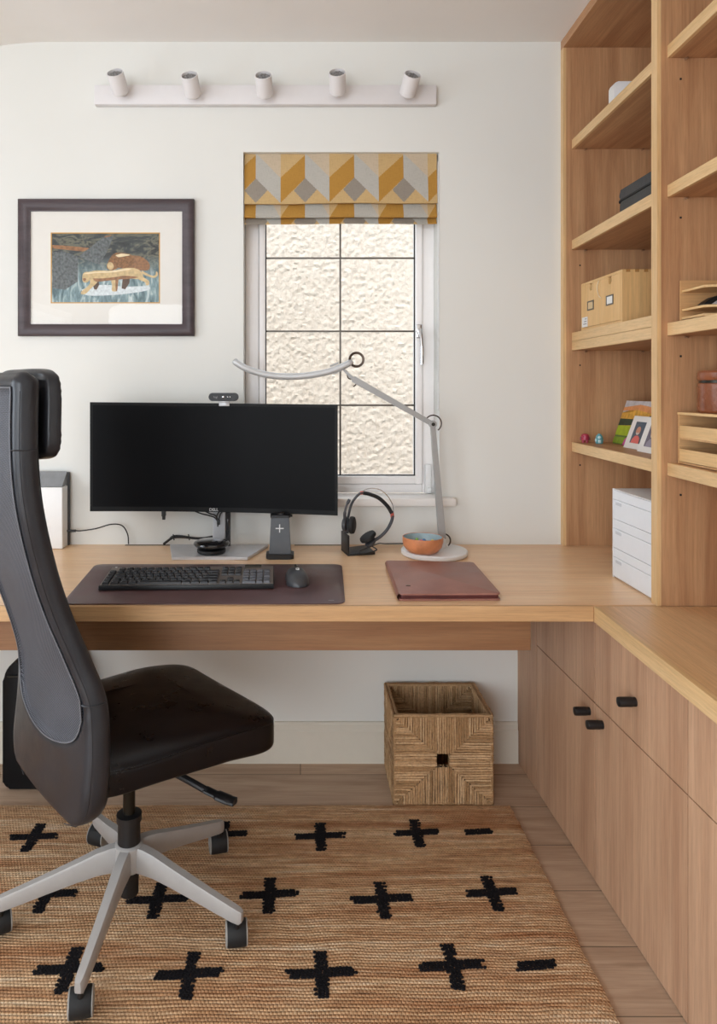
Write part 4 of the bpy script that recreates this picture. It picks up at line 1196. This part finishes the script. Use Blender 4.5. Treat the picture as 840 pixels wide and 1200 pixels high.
for pl_, r_ in (([Bj + Vector((.003+math.cos(R(a))*.027, .004, .002+math.sin(R(a))*.027)) for a in range(-55, 165, 8)], .0022),
                ([A + Vector((.006+math.cos(R(a))*.022, .004, .006+math.sin(R(a))*.022)) for a in range(-50, 100, 8)], .0026),
                (smooth_path([P(406, 434, LY), P(408, 443, LY), P(414, 445, LY), P(417, 450, LY), P(414, 453, LY)], 6), .002)):
    b = BM(); tube(b, pl_, r_, 8); obj('cable_loop', b, 'bronze', k)
hp_ = smooth_path([P(273.5, 422.5, LY-.012), P(284, 429.5, LY-.01), P(300, 436, LY-.005), P(318, 440, LY-.002), P(336, 441.2, LY), P(356, 440.5, LY), P(376, 437.5, LY), P(394, 432.5, LY), P(413, 423.5, LY)], 6)
b = BM(); prev = None
nh = len(hp_)
for i, p_ in enumerate(hp_):
    d_ = (hp_[min(i+1, nh-1)] - hp_[max(i-1, 0)]).normalized(); s_ = Vector((0, 1, 0)); s_ = (s_ - d_*s_.dot(d_)).normalized(); n_ = s_.cross(d_)
    wv, hv = .021, .0108
    if i in (0, nh-1): wv, hv = .015, .007
    ring = [b.verts.new(p_ + s_*wv*math.copysign(abs(math.cos(a))**.6, math.cos(a)) + n_*hv*math.copysign(abs(math.sin(a))**.8, math.sin(a))) for a in [2*math.pi*j/20 for j in range(20)]]
    if prev:
        for j in range(20): b.faces.new((prev[j], prev[(j+1) % 20], ring[(j+1) % 20], ring[j]))
    else: b.faces.new(ring[::-1])
    prev = ring
b.faces.new(prev); obj('light_bar', b, 'satin_light', k, True, angle=50)
b = BM(); prev = None
for p_ in hp_[5:-10]:
    pass
for i in range(4, nh-8):
    p_ = hp_[i]; d_ = (hp_[i+1] - hp_[i-1]).normalized(); s_ = Vector((0, 1, 0)); s_ = (s_ - d_*s_.dot(d_)).normalized(); n_ = s_.cross(d_)
    if n_.z > 0: n_ = -n_
    r_ = [b.verts.new(p_ + n_*.0110 + s_*.009), b.verts.new(p_ + n_*.0110 - s_*.009)]
    if prev: b.faces.new((prev[0], prev[1], r_[1], r_[0]))
    prev = r_
bmesh.ops.solidify(b, geom=b.faces[:], thickness=.001)
obj('diffuser', b, plain('lamp_diffuser', 'DEDDDA', .5), k)
b = BM(); bar(b, P(386, 429.5, LY+.004), P(397, 425, LY+.004), .006, .006, .02); bar(b, P(390, 438, LY), P(410, 428, LY), .008, .008, .022); obj('head_bracket', b, 'satin', k)
b = BM(); rc = P(417.6, 421.5, LY-.004); n1 = 40; rr = []
for i in range(n1):
    a = 2*math.pi*i/n1; ring = []
    for (r_, y_) in ((.0185, -.006), (.0255, -.007), (.0265, -.005), (.0265, .005), (.0255, .007), (.0185, .006)):
        ring.append(b.verts.new(rc + Vector((r_*math.cos(a), y_, r_*math.sin(a)))))
    rr.append(ring)
for i in range(n1):
    a, c = rr[i], rr[(i+1) % n1]
    for j in range(6): b.faces.new((a[j], a[(j+1) % 6], c[(j+1) % 6], c[j]))
obj('dial_ring', b, 'bronze', k, True)

# bowl with sweets
bc = ((495.3-VX)*2.25/F, 2.25, DZ+.0186)
k = thing('bowl', 'terracotta bowl with pale blue inside standing on the lamp base', 'bowl', bc)
b = BM(); lathe(b, [(0, 0), (.034, 0), (.048, .006), (.060, .020), (.0640, .036), (.0640, .050)], bc, 56)
bmesh.ops.recalc_face_normals(b, faces=b.faces)
lathe(b, [(.0640, .050), (.0625, .0512), (.061, .050)], bc, 56); obj('outside', b, 'terracotta', k, True, angle=80)
b = BM(); lathe(b, [(.061, .050), (.0605, .036), (.056, .020), (.044, .010), (0, .009)], bc, 56); obj('inside', b, 'bowl_blue', k, True, angle=80)
rnd = random.Random(3); spots = []
for i in range(22):
    for _ in range(60):
        a, r_ = rnd.uniform(0, 6.283), .036*math.sqrt(rnd.random()); x, y = bc[0]+r_*math.cos(a), bc[1]+r_*math.sin(a)
        lay = .022 if i < 14 else .034
        if all((x-u)**2+(y-v)**2+(lay-w_)**2 > .0125**2 for u, v, w_ in spots): spots.append((x, y, lay)); break
cols = [('yellow', 'E2C63A'), ('green', '7FB24A'), ('white', 'E9E6DE'), ('pink', 'D7708A'), ('blue', '5C8FC4'), ('orange', 'E08A3C')]
cm = [plain('candy_' + n_, c_, .35, var=.03) for n_, c_ in cols]
for i, (x, y, h_) in enumerate(spots):
    b = BM(); ball(b, (x, y, bc[2]+h_), .0062, (1, 1, .85), 10, 8)
    solo('candy', b, cm[i % 6], 'small coloured sweet lying in the terracotta bowl', 'candy', (x, y, bc[2]+h_), True, 'sweets in the terracotta bowl')

# leather folio
f4 = [D(467.5, 704.5), D(587, 704), D(554.5, 658.5, DZ+.0185), D(453, 656.5, DZ+.0185)]
for v_ in f4: v_.z = DZ
k = thing('leather_folio', 'reddish brown leather portfolio case lying on the desk', 'folio', (sum(v.x for v in f4)/4, sum(v.y for v in f4)/4, DZ+.0006))
def quad(s_): 
    c_ = sum((Vector((v.x, v.y)) for v in f4), Vector((0, 0)))/4; return [c_ + (Vector((v.x, v.y))-c_)*s_ for v in f4]
b = BM(); prism(b, round_poly(quad(1.0), .010), DZ+.0006, DZ+.0045, 2, .001); prism(b, round_poly(quad(.995), .010), DZ+.0145, DZ+.0185, 2, .0013)
# rounded spine on the left
a_, c_ = f4[0], f4[3]; dirn = (c_-a_).normalized(); pts = []
prs = []
for t in (0.01, .5, .99):
    o_ = a_.lerp(c_, t); ring = []
    for i in range(9):
        an = R(90 + 180*i/8); ring.append(b.verts.new((o_.x+.004+math.cos(an)*.0090, o_.y, DZ+.0096+math.sin(an)*.0090)))
    prs.append(ring)
for u_, v_ in zip(prs, prs[1:]):
    for i in range(8): b.faces.new((u_[i], u_[i+1], v_[i+1], v_[i]))
obj('cover', b, 'folio_leather', k)
b = BM(); prism(b, round_poly(quad(.965), .006), DZ+.0048, DZ+.0142, 2, .001); obj('inner_pocket', b, leather('folio_dark', '5E2622', '47191A', .4), k)
b = BM(); q = D(478, 686, DZ+.019); tf_box(b, (q.x, q.y, DZ+.0190), (.012, .005, .0012), .0004, rot=None); obj('stud', b, 'dark_metal', k)

# scanner / white box on the left with its cable
sy = 2.375
k = thing('document_scanner', 'white desktop box with smoked grey top behind the chair back', 'scanner', (P(30, 0, sy).x, 2.40, DZ+.0006))
xr = P(73.2, 0, sy).x; xl = xr-.30
b = BM(); box(b, xl, xr, sy, sy+.055, DZ+.0006, CZ-(571-VY)*sy/F, .004, 3); obj('front_cover', b, 'white_plastic', k)
b = BM(); box(b, xl+.001, xr+.004, sy+.0555, WY-.004, DZ+.0006, CZ-(553-VY)*2.44/F, .003); obj('body', b, 'dark_plastic', k)
b = BM(); zA = CZ-(570.5-VY)*sy/F; zB = CZ-(551.8-VY)*2.43/F
prism(b, [(sy+.002, zA+.0005), (sy+.055, zA+.0005), (sy+.055, zB-.001), (sy+.052, zB-.001)], xl+.002, xr-.002, 0, .001); obj('smoked_lid', b, plain('smoked_lid', '8E9093', .25), k)
for i, y_ in enumerate((585, 600, 634)):
    pass
b = BM(); pz = CZ-(622-VY)*2.41/F; cyl(b, (xr+.0045, 2.41, pz), (xr+.034, 2.41, pz), .0048, .0042, 14, .001)
pts = [Vector((xr+.033, 2.41, pz)), P(95, 622, 2.41), P(112, 619.5, 2.41), P(130, 614.5, 2.42), P(143, 616, 2.43), P(149.5, 626, 2.434), Vector((P(150.5, 0, 2.436).x, 2.437, DZ+.004))]
tube(b, smooth_path(pts, 8), .0021, 8)
solo('power_cable', b, 'black_plastic', 'thin black cable arching from the white box into the desk slot', 'cable', (P(110, 0, 2.41).x, 2.41, DZ))
b = BM()
for off, r_ in ((0, .0042), (.006, .0028)):
    pts = [Vector((P(191.5+off*200, 0, 2.43).x, 2.437-off*.6, DZ+.005)), P(195+off*300, 635-off*200, 2.43), P(203, 630-off*300, 2.425), P(215, 629.5-off*200, 2.42), P(232, 631, 2.42), P(249, 630-off*250, 2.415)]
    tube(b, smooth_path(pts, 8), r_, 8)
for x_ in (204, 222): tube(b, [P(x_, 633, 2.42), P(x_-1.2, 626, 2.42)], .002, 6)
solo('cable_bundle', b, 'black_plastic', 'thick black cables bending into the desk slot behind the monitor stand', 'cable', (P(220, 0, 2.42).x, 2.42, DZ))
b = BM()
for pts in (((228, 599), (236, 602), (246, 604.5), (252, 607), (256, 613)), ((240, 599), (246, 602), (252, 604), (256, 610)), ((262, 598), (258, 603), (256, 611), (255, 617)), ((257, 599), (254, 605), (256.5, 615))):
    tube(b, smooth_path([P(x, y, 2.352) for x, y in pts], 6), .0024, 7)
tf_box(b, P(256, 612, 2.352), (.011, .008, .016), .002)
solo('monitor_cable', b, 'black_plastic', 'tied black cables hanging below the middle of the monitor', 'cable', (P(250, 0, 2.35).x, 2.352, DZ+.1))

# dark case on the floor under the desk, left
k = thing('storage_case', 'black rounded case standing on the floor at the far left under the desk', 'case', (P(45, 0, 2.33).x, 2.33, .0006))
xa, xb_ = P(1.5, 0, 2.26).x, P(1.5, 0, 2.26).x+.235
b = BM(); sh_ = [(x, z) for x, z in rrect(xb_-xa, .414, .07, 8) if z > 0] + [(x, z) for x, z in rrect(xb_-xa, .414, .022, 8) if z < 0]; zc_ = .006+.207
prism(b, [((xa+xb_)/2+x, zc_+z) for x, z in sh_], 2.27, 2.425, 1, .010)
obj('shell', b, plain('case_shell', '080709', .5, spec=.2), k)
b = BM(); hx_ = P(20, 0, 2.27).x; tf_box(b, (hx_+.02, 2.262, CZ-(792-VY)*2.27/F), (.10, .006, .006), .002); obj('handle_trim', b, 'dark_metal', k)
b = BM(); 
for x_ in (xa+.06, xb_-.06): box(b, x_-.015, x_+.015, 2.29, 2.41, .0008, .0058)
obj('foot', b, 'rubber', k, False)

# ------------------------------------------------------------------ things on the shelves
def mesh_on(x, y, z): return (x, y, z)
# router on the top left shelf
k = thing('router', 'white rounded box upright on the highest shelf in view', 'router', (1.06, 2.22, 2.1386))
b = BM(); prism(b, [(1.078+x, 2.192+z) for x, z in rrect(.205, .105, .014)], 2.205, 2.245, 1, .004); obj('body', b, 'white_plastic', k)
b = BM(); tf_box(b, (1.06, 2.2045, 2.158), (.05, .001, .003), .0004); obj('status_light_strip', b, 'text_grey', k, False)
# zipped case
k = thing('zipped_case', 'dark grey zipped carry case on the second shelf down', 'case', (1.0, 1.99, 1.7956))
b = BM(); prism(b, [(1.027+x, 1.99+y) for x, y in rrect(.17, .275, .045, 8)], 1.7956, 1.838, 2, .007); obj('body', b, 'case_leather', k)
b = BM(); prism(b, [(1.027+x, 1.99+y) for x, y in rrect(.176, .281, .047, 8)], 1.8384, 1.8435, 2, .0015); obj('zip', b, 'rubber', k)
b = BM(); prism(b, [(1.027+x, 1.99+y) for x, y in rrect(.172, .277, .045, 8)], 1.844, 1.872, 2, .011); obj('lid', b, leather('case_lid', '26282C', '1C1D21', .4), k)
# birch two-drawer box
k = thing('wooden_drawer_box', 'pale birch box with two label holders on the double-thickness shelf', 'box', (1.03, 2.2, 1.4796))
fx = .930; ya, yb = 2.352, 2.052; za, zb_ = 1.4796, 1.634
b = BM(); box(b, fx+.001, fx+.24, yb, yb+.009, za, zb_); box(b, fx+.001, fx+.24, ya-.009, ya, za, zb_)
box(b, fx+.001, fx+.24, yb+.009, ya-.009, za, za+.008); box(b, fx+.001, fx+.24, yb+.009, ya-.009, zb_-.008, zb_); box(b, fx+.232, fx+.24, yb+.009, ya-.009, za+.008, zb_-.008)
obj('carcass', b, 'birch', k, False)
b = BM(); 
for i in range(9): box(b, fx+.012+i*.026, fx+.024+i*.026, yb-.0004, yb+.0092, zb_-.0078, zb_+.0004)
obj('finger_joint', b, plain('end_grain', 'A9783F', .6), k, False)
ym = (ya+yb)/2
for i, (y0_, y1_) in enumerate(((ym+.0008, ya-.0098), (yb+.0098, ym-.0008))):
    yc = (y0_+y1_)/2
    b = BM(); nw, nh_ = .010, .022
    prism(b, [(y0_, za+.009), (y1_, za+.009), (y1_, zb_-.009), (yc+nw, zb_-.009), (yc+nw, zb_-.009-nh_+.006), (yc+nw*.6, zb_-.009-nh_), (yc-nw*.6, zb_-.009-nh_), (yc-nw, zb_-.009-nh_+.006), (yc-nw, zb_-.009), (y0_, zb_-.009)], fx, fx+.008, 0)
    dr = obj('drawer', b, 'birch', k, False)
    b = BM(); box(b, fx+.009, fx+.2, y0_+.004, y1_-.004, za+.012, zb_-.012); obj('drawer_tray', b, plain('drawer_inside_shade', '2E2015', .9), dr, False)  # tray coloured near black: shade behind the thumb notch painted in
    b = BM(); zc_ = za+.075
    w_, h_ = .024, .015
    for r_ in ((yc-w_, yc+w_, zc_+h_-.004, zc_+h_), (yc-w_, yc+w_, zc_-h_, zc_-h_+.004), (yc-w_, yc-w_+.004, zc_-h_+.004, zc_+h_-.004), (yc+w_-.004, yc+w_, zc_-h_+.004, zc_+h_-.004)):
        box(b, fx-.0022, fx-.0002, *r_)
    obj('label_holder', b, plain('holder_metal', '6E6862', .35, .7), dr, False)
    b = BM(); box(b, fx-.0010, fx-.0002, yc-w_+.004, yc+w_-.004, zc_-h_+.004, zc_+h_-.004); obj('label_card', b, plain('label_card%d' % i, 'E9E7E2' if i else 'D9BE94', .7), dr, False)
b = BM(); box(b, fx-.0006, fx-.0001, ya-.055, ya-.010, za+.010, za+.042); st_ = obj('sticker', b, 'text_white', k, False)
b = BM()
for i in range(3): box(b, fx-.0009, fx-.0006, ya-.048, ya-.022-.006*i, za+.018+i*.008, za+.021+i*.008)
obj('sticker_print', b, 'text_grey', st_, False)
b = BM(); tube(b, smooth_path([Vector((fx-.002, ym+.006, zb_-.010)), Vector((fx-.003, ym+.016, zb_-.03)), Vector((fx-.003, ym+.004, zb_-.055)), Vector((fx-.002, ym-.012, zb_-.066))], 6), .0012, 6); obj('string', b, plain('string', 'E4D6B8', .8), k)

# two tiny figures
SH = 1.1056
def figure(name, X, Y, c1, c2, label, red):
    k = thing(name, label, 'figurine', (X, Y, SH)); m1, m2 = plain(name + '_paint', c1, .35, var=.02), plain(name + '_detail', c2, .35, var=.02)
    b = BM()
    if red:
        tube(b, [(X, Y, SH+.008), (X, Y, SH+.010), (X, Y, SH+.022), (X, Y, SH+.028), (X, Y, SH+.031)], [.009, .0125, .0132, .011, .005], 20)
        for s_ in (-1, 1): cyl(b, (X+s_*.0062, Y, SH), (X+s_*.0062, Y, SH+.012), .005, .0045, 12, .001)
        obj('body', b, m1, k)
        b = BM()
        for s_ in (-1, 1): ball(b, (X-.004+s_*.006, Y-.0105, SH+.021), .0022, u=8, v=6); tube(b, [(X+s_*.013, Y, SH+.020), (X+s_*.0155, Y, SH+.010)], .0028, 8)
        obj('eye_and_arm', b, m2, k)
    else:
        tube(b, [(X, Y, SH), (X, Y, SH+.001), (X, Y, SH+.018), (X, Y, SH+.026), (X, Y, SH+.033)], [.010, .0115, .0118, .0095, .0035], 20)
        obj('body', b, m1, k)
        b = BM(); ball(b, (X-.003, Y-.0085, SH+.021), .0052, (1, .7, 1), 10, 8); tf_box(b, (X-.003, Y-.010, SH+.008), (.009, .004, .010), .001)
        for s_ in (-1, 1): ball(b, (X+s_*.0115, Y, SH+.012), .0038, (.7, 1, 1.6), 8, 6)
        obj('face_and_front', b, m2, k)
figure('toy_figure', .957, 2.385, 'A93248', '7E2236', 'tiny red toy figure on the shelf near the window wall', True)
figure('toy_figure', .990, 2.350, '5E9BA2', 'CBE3E4', 'tiny teal and white toy figure beside the red one', False)

# leaning picture card
def lean(name, label, cat, xb0, yfar, ynear, h_, lean_dx, th_, mat):
    """panel facing -X, leaning back to +X"""
    k = thing(name, label, cat, (xb0, (yfar+ynear)/2, SH)); b = BM()
    dz = math.sqrt(h_*h_ - lean_dx*lean_dx)
    prism(b, [(xb0, SH), (xb0+th_, SH+.0003), (xb0+lean_dx+th_, SH+dz), (xb0+lean_dx, SH+dz+.0003)], ynear, yfar, 1)
    obj('panel', b, mat, k, False)
    def pt(u, v, lift): # u 0..1 from far to near, v up
        n_ = Vector((-dz, 0, lean_dx)).normalized()
        return Vector((xb0 + lean_dx*v, yfar + (ynear-yfar)*u, SH + dz*v)) + n_*lift
    def poly(nm, pts, mat_, lift, parent=None):
        b = BM(); vs_ = [b.verts.new(pt(u, v, lift)) for u, v in pts]; b.faces.new(vs_)
        bmesh.ops.triangulate(b, faces=b.faces); bmesh.ops.solidify(b, geom=b.faces[:], thickness=.0003)
        return obj(nm, b, mat_, parent or k, False)
    return k, poly
pa = lambda n_, c_, v_=.12: plain('card_' + n_, c_, .45, var=v_, nscale=60)
k, poly = lean('picture_card', 'colourful landscape picture leaning behind the white photo frames', 'picture', 1.045, 2.375, 2.16, .150, .048, .004, pa('base', '5B7A3A'))
poly('sky', [(0, .56), (1, .56), (1, 1), (0, 1)], pa('sky', 'C9C4C6'), .0006)
poly('sunset', [(0, .58), (1, .62), (1, .8), (.5, .86), (.3, .74), (0, .72)], pa('sunset', 'E9B04A', .2), .0010)
poly('sunset_glow', [(0, .76), (.45, .80), (.9, .74), (1, .86), (.5, .92), (0, .84)], pa('glow', 'E59A62'), .0012)
poly('hill', [(0, .42), (.3, .44), (.6, .46), (1, .50), (1, .6), (0, .58)], pa('hill', '2E4A3A', .3), .0014)
poly('grass', [(0, .20), (1, .22), (1, .46), (.5, .44), (0, .42)], pa('grass', 'A9BE2C'), .0012)
poly('meadow', [(0, .02), (1, .02), (1, .18), (0, .16)], pa('meadow', '86A630'), .0014)
poly('pink_flower', [(.34, .0), (.36, .12), (.50, .26), (.60, .40), (.72, .42), (.8, .30), (.9, .0)], pa('pink', 'D056A4'), .0018)
poly('dark_bird', [(.78, .56), (.86, .66), (1, .74), (1, .56)], pa('bird', '2B2B30'), .0018)
# white framed photos
def photo_frame(label, xb0, yfar, ynear, h_, shirt, skin, back):
    k, poly = lean('photo_frame', label, 'photo frame', xb0, yfar, ynear, h_, .036, .010, 'white_paint')
    u0, u1, v0, v1 = .24, .76, .17, .83
    ph = poly('photograph', [(u0, v0), (u1, v0), (u1, v1), (u0, v1)], plain('photo_back', back, .4, var=.2, nscale=90), .0008)
    def q(pts): return [(u0+(u1-u0)*a_, v0+(v1-v0)*c_) for a_, c_ in pts]
    poly('shirt', q([(.12, 0), (.18, .2), (.35, .34), (.65, .36), (.85, .25), (.92, 0)]), plain('photo_shirt', shirt, .4), .0011, ph)
    poly('face', q([(.5+.22*math.cos(a_), .58+.2*math.sin(a_)) for a_ in [i*.5236 for i in range(12)]]), plain('photo_skin', skin, .4), .0014, ph)
    poly('beard', q([(.34, .5), (.4, .42), (.5, .38), (.6, .42), (.66, .5), (.5, .47)]), plain('photo_hair', 'C9C2BB', .4), .0017, ph)
photo_frame('white photo frame, portrait of a person in coral, nearer the wall', 1.008, 2.215, 2.095, .104, 'D8645E', 'C48A70', '4F6070')
photo_frame('white photo frame half hidden by the bookcase divider', .984, 2.075, 1.955, .104, '8C8494', 'B99582', '6A6070')

# white drawer unit under the lowest shelf
k = thing('drawer_unit', 'white plastic three-drawer unit on the worktop beneath the bookcase shelves', 'drawers', (1.02, 1.92, DZ+.0006))
zU = 1.003; fx = .894; ya, yb = 2.032, 1.7925
b = BM(); box(b, fx+.0058, 1.215, yb, ya, DZ+.0006, zU, .001, 1); box(b, fx, fx+.006, yb, yb+.0025, DZ+.0006, zU); box(b, fx, fx+.006, ya-.0025, ya, DZ+.0006, zU); box(b, fx, fx+.006, yb+.0025, ya-.0025, zU-.0025, zU); obj('carcass', b, 'white_plastic', k)
hU = (zU-DZ-.008)/3
for i in range(3):
    z0_ = DZ+.005+i*hU
    b = BM(); box(b, fx, fx+.0056, yb+.003, ya-.003, z0_, z0_+hU*.68-.001, .0012, 1); box(b, fx+.0010, fx+.0057, yb+.003, ya-.003, z0_+hU*.68, z0_+hU-.0012, .0004, 1)
    dr = obj('drawer', b, plain('drawer_front', 'E4E7EC', .4, var=.01), k)
    b = BM(); tf_box(b, (fx-.0009, ya-.04, z0_+hU*.55), (.0012, .035, .008), .0004); obj('grip', b, plain('grip_grey', 'C9CCD2', .4, var=.01), dr)
b = BM(); box(b, .985, 1.18, 1.80, 1.985, zU+.0006, zU+.010, .002); box(b, .99, 1.175, 1.805, 1.98, zU+.0104, zU+.016, .002)
solo('tablet', b, 'dark_plastic', 'thin black tablet lying on top of the white drawer unit', 'tablet', (1.08, 1.9, zU+.0006))

# right-hand bay: letter tray
za = 1.4521
k = thing('letter_tray', 'pale wooden letter tray on the upper shelf of the right bay', 'tray', (1.05, 1.55, za))
ya, yb = 1.742, 1.42; fx = .931
b = BM(); box(b, fx, fx+.24, ya-.005, ya, za, za+.102); box(b, fx, fx+.24, yb, yb+.005, za, za+.102); box(b, fx+.234, fx+.24, yb+.005, ya-.005, za, za+.102); obj('side_panel', b, 'tray_wood', k, False)
for z_ in (za+.006, za+.026, za+.072):
    b = BM(); y0_, y1_ = ya-.0052, yb+.0052
    prism(b, [(fx+.003, y0_), (fx+.003, y0_-.095), (fx+.05, y0_-.112), (fx+.05, y1_+.112), (fx+.003, y1_+.095), (fx+.003, y1_), (fx+.2335, y1_), (fx+.2335, y0_)], z_, z_+.0055)
    obj('tray', b, 'birch_y', k, False)
k2 = thing('gadget', 'small black curved gadget lying in the letter tray', 'gadget', (.98, 1.675, za+.0321))
b = BM(); zq = za+.0321; pr_ = [(.945, zq), (1.03, zq), (1.03, zq+.012), (1.015, zq+.022), (.99, zq+.026), (.968, zq+.020), (.953, zq+.010), (.945, zq+.004)]
prism(b, pr_, 1.660, 1.690, 1, .002); obj('body', b, 'black_plastic', k2)
b = BM(); prism(b, [(.962, zq+.003), (1.02, zq+.003), (1.005, zq+.015), (.982, zq+.016)], 1.6590, 1.6598, 1); obj('side_plate', b, 'silver', k2, False)

# wooden desk organiser and leather pot
za = 1.1056
k = thing('wooden_organiser', 'low pale wooden organiser with two slots on the lower shelf of the right bay', 'organiser', (1.05, 1.58, za))
ya, yb = 1.742, 1.40; fx = .927; zt_ = 1.2315
b = BM(); box(b, fx, fx+.20, ya-.006, ya, za, zt_-.0062); box(b, fx, fx+.20, yb, yb+.006, za, zt_-.0062); box(b, fx+.194, fx+.20, yb+.006, ya-.006, za, zt_-.0062); obj('side_panel', b, 'tray_wood', k, False)
b = BM(); box(b, fx-.001, fx+.201, yb-.001, ya+.001, zt_-.006, zt_); obj('top', b, 'birch_y', k, False)
b = BM(); box(b, fx+.001, fx+.193, yb+.0065, ya-.0065, za+.0605, za+.064); box(b, fx+.001, fx+.193, yb+.0065, ya-.0065, za+.001, za+.005); obj('inner_shelf', b, 'tray_wood', k, False)
for z0_, z1_ in ((1.112, 1.142), (1.170, 1.199)):
    b = BM(); box(b, fx+.0005, fx+.0065, yb+.0065, ya-.0065, z0_, z1_); obj('front_bar', b, 'birch_y', k, False)
pc = (.998, 1.665, zt_+.0006)
k = thing('leather_pot', 'round brown leather lidded pot on the wooden organiser', 'pot', pc)
b = BM(); lathe(b, [(0, 0), (.056, 0), (.0585, .003), (.059, .006), (.059, .068), (.057, .070), (0, .070)], pc, 48); obj('body', b, 'brown_leather', k)
b = BM(); lathe(b, [(0, .070), (.0555, .070), (.0555, .077), (0, .077)], pc, 48); obj('zip_band', b, 'dark_metal', k)
b = BM(); lathe(b, [(0, .077), (.058, .077), (.0595, .080), (.0590, .094), (.055, .099), (.03, .101), (0, .1015)], pc, 48); obj('lid', b, 'brown_leather', k)

# ------------------------------------------------------------------ light and camera
wd_ = bpy.data.worlds.new('World'); bpy.context.scene.world = wd_; wd_.use_nodes = True
bg = wd_.node_tree.nodes['Background']; bg.inputs[0].default_value = (.78, .89, 1.0, 1); bg.inputs[1].default_value = 3.0
def area(name, loc, size, power, target, colr=(1, 1, 1), spread=180):
    l = bpy.data.lights.new(name, 'AREA'); l.shape = 'RECTANGLE'; l.size, l.size_y = size; l.energy = power; l.color = colr; l.spread = R(spread)
    o = bpy.data.objects.new(name, l); col.objects.link(o); o.location = loc
    o.rotation_euler = (Vector(target) - Vector(loc)).to_track_quat('-Z', 'Y').to_euler(); return o
area('daylight_window_behind', (-1.25, BY-.02, 1.33), (1.35, 1.6), 51, (-.8, 1, 1.33), (.90, .95, 1.0))
area('daylight_glazed_door', (LX-.02, -.95, 1.1), (1.5, 2.0), 20, (0, -.95, 1.1), (.88, .94, 1.0))
area('daylight_side_window', (LX-.02, 1.05, 1.43), (1.15, 1.1), 11, (0, 1.05, 1.43), (.88, .94, 1.0))
sun = bpy.data.lights.new('sun', 'SUN'); sun.energy = 3.2; sun.angle = R(.6); sun.color = (1, .93, .87)
so_ = bpy.data.objects.new('sun', sun); col.objects.link(so_); so_.rotation_euler = Vector((.28, .42, -.86)).to_track_quat('-Z', 'Y').to_euler()

cam = bpy.data.cameras.new('camera'); co_ = bpy.data.objects.new('camera', cam); col.objects.link(co_)
co_.location = (0, 0, CZ); co_.rotation_euler = (R(90), 0, 0)
cam.sensor_fit = 'VERTICAL'; cam.sensor_height = 36; cam.sensor_width = 25.2; cam.lens = 36*F/1200
cam.shift_y = -(600-VY)/1200; cam.shift_x = (420-VX)/1200; cam.clip_start = .05
sc = bpy.context.scene; sc.camera = co_
sc.view_settings.view_transform = 'Standard'; sc.view_settings.look = 'None'; sc.view_settings.gamma = 1; sc.view_settings.exposure = 0
sc.view_settings.use_curve_mapping = False
sc.cycles.max_bounces = 8; sc.cycles.diffuse_bounces = 5; sc.cycles.transparent_max_bounces = 12
sc.cycles.sample_clamp_indirect = 6; sc.cycles.caustics_reflective = False; sc.cycles.caustics_refractive = False
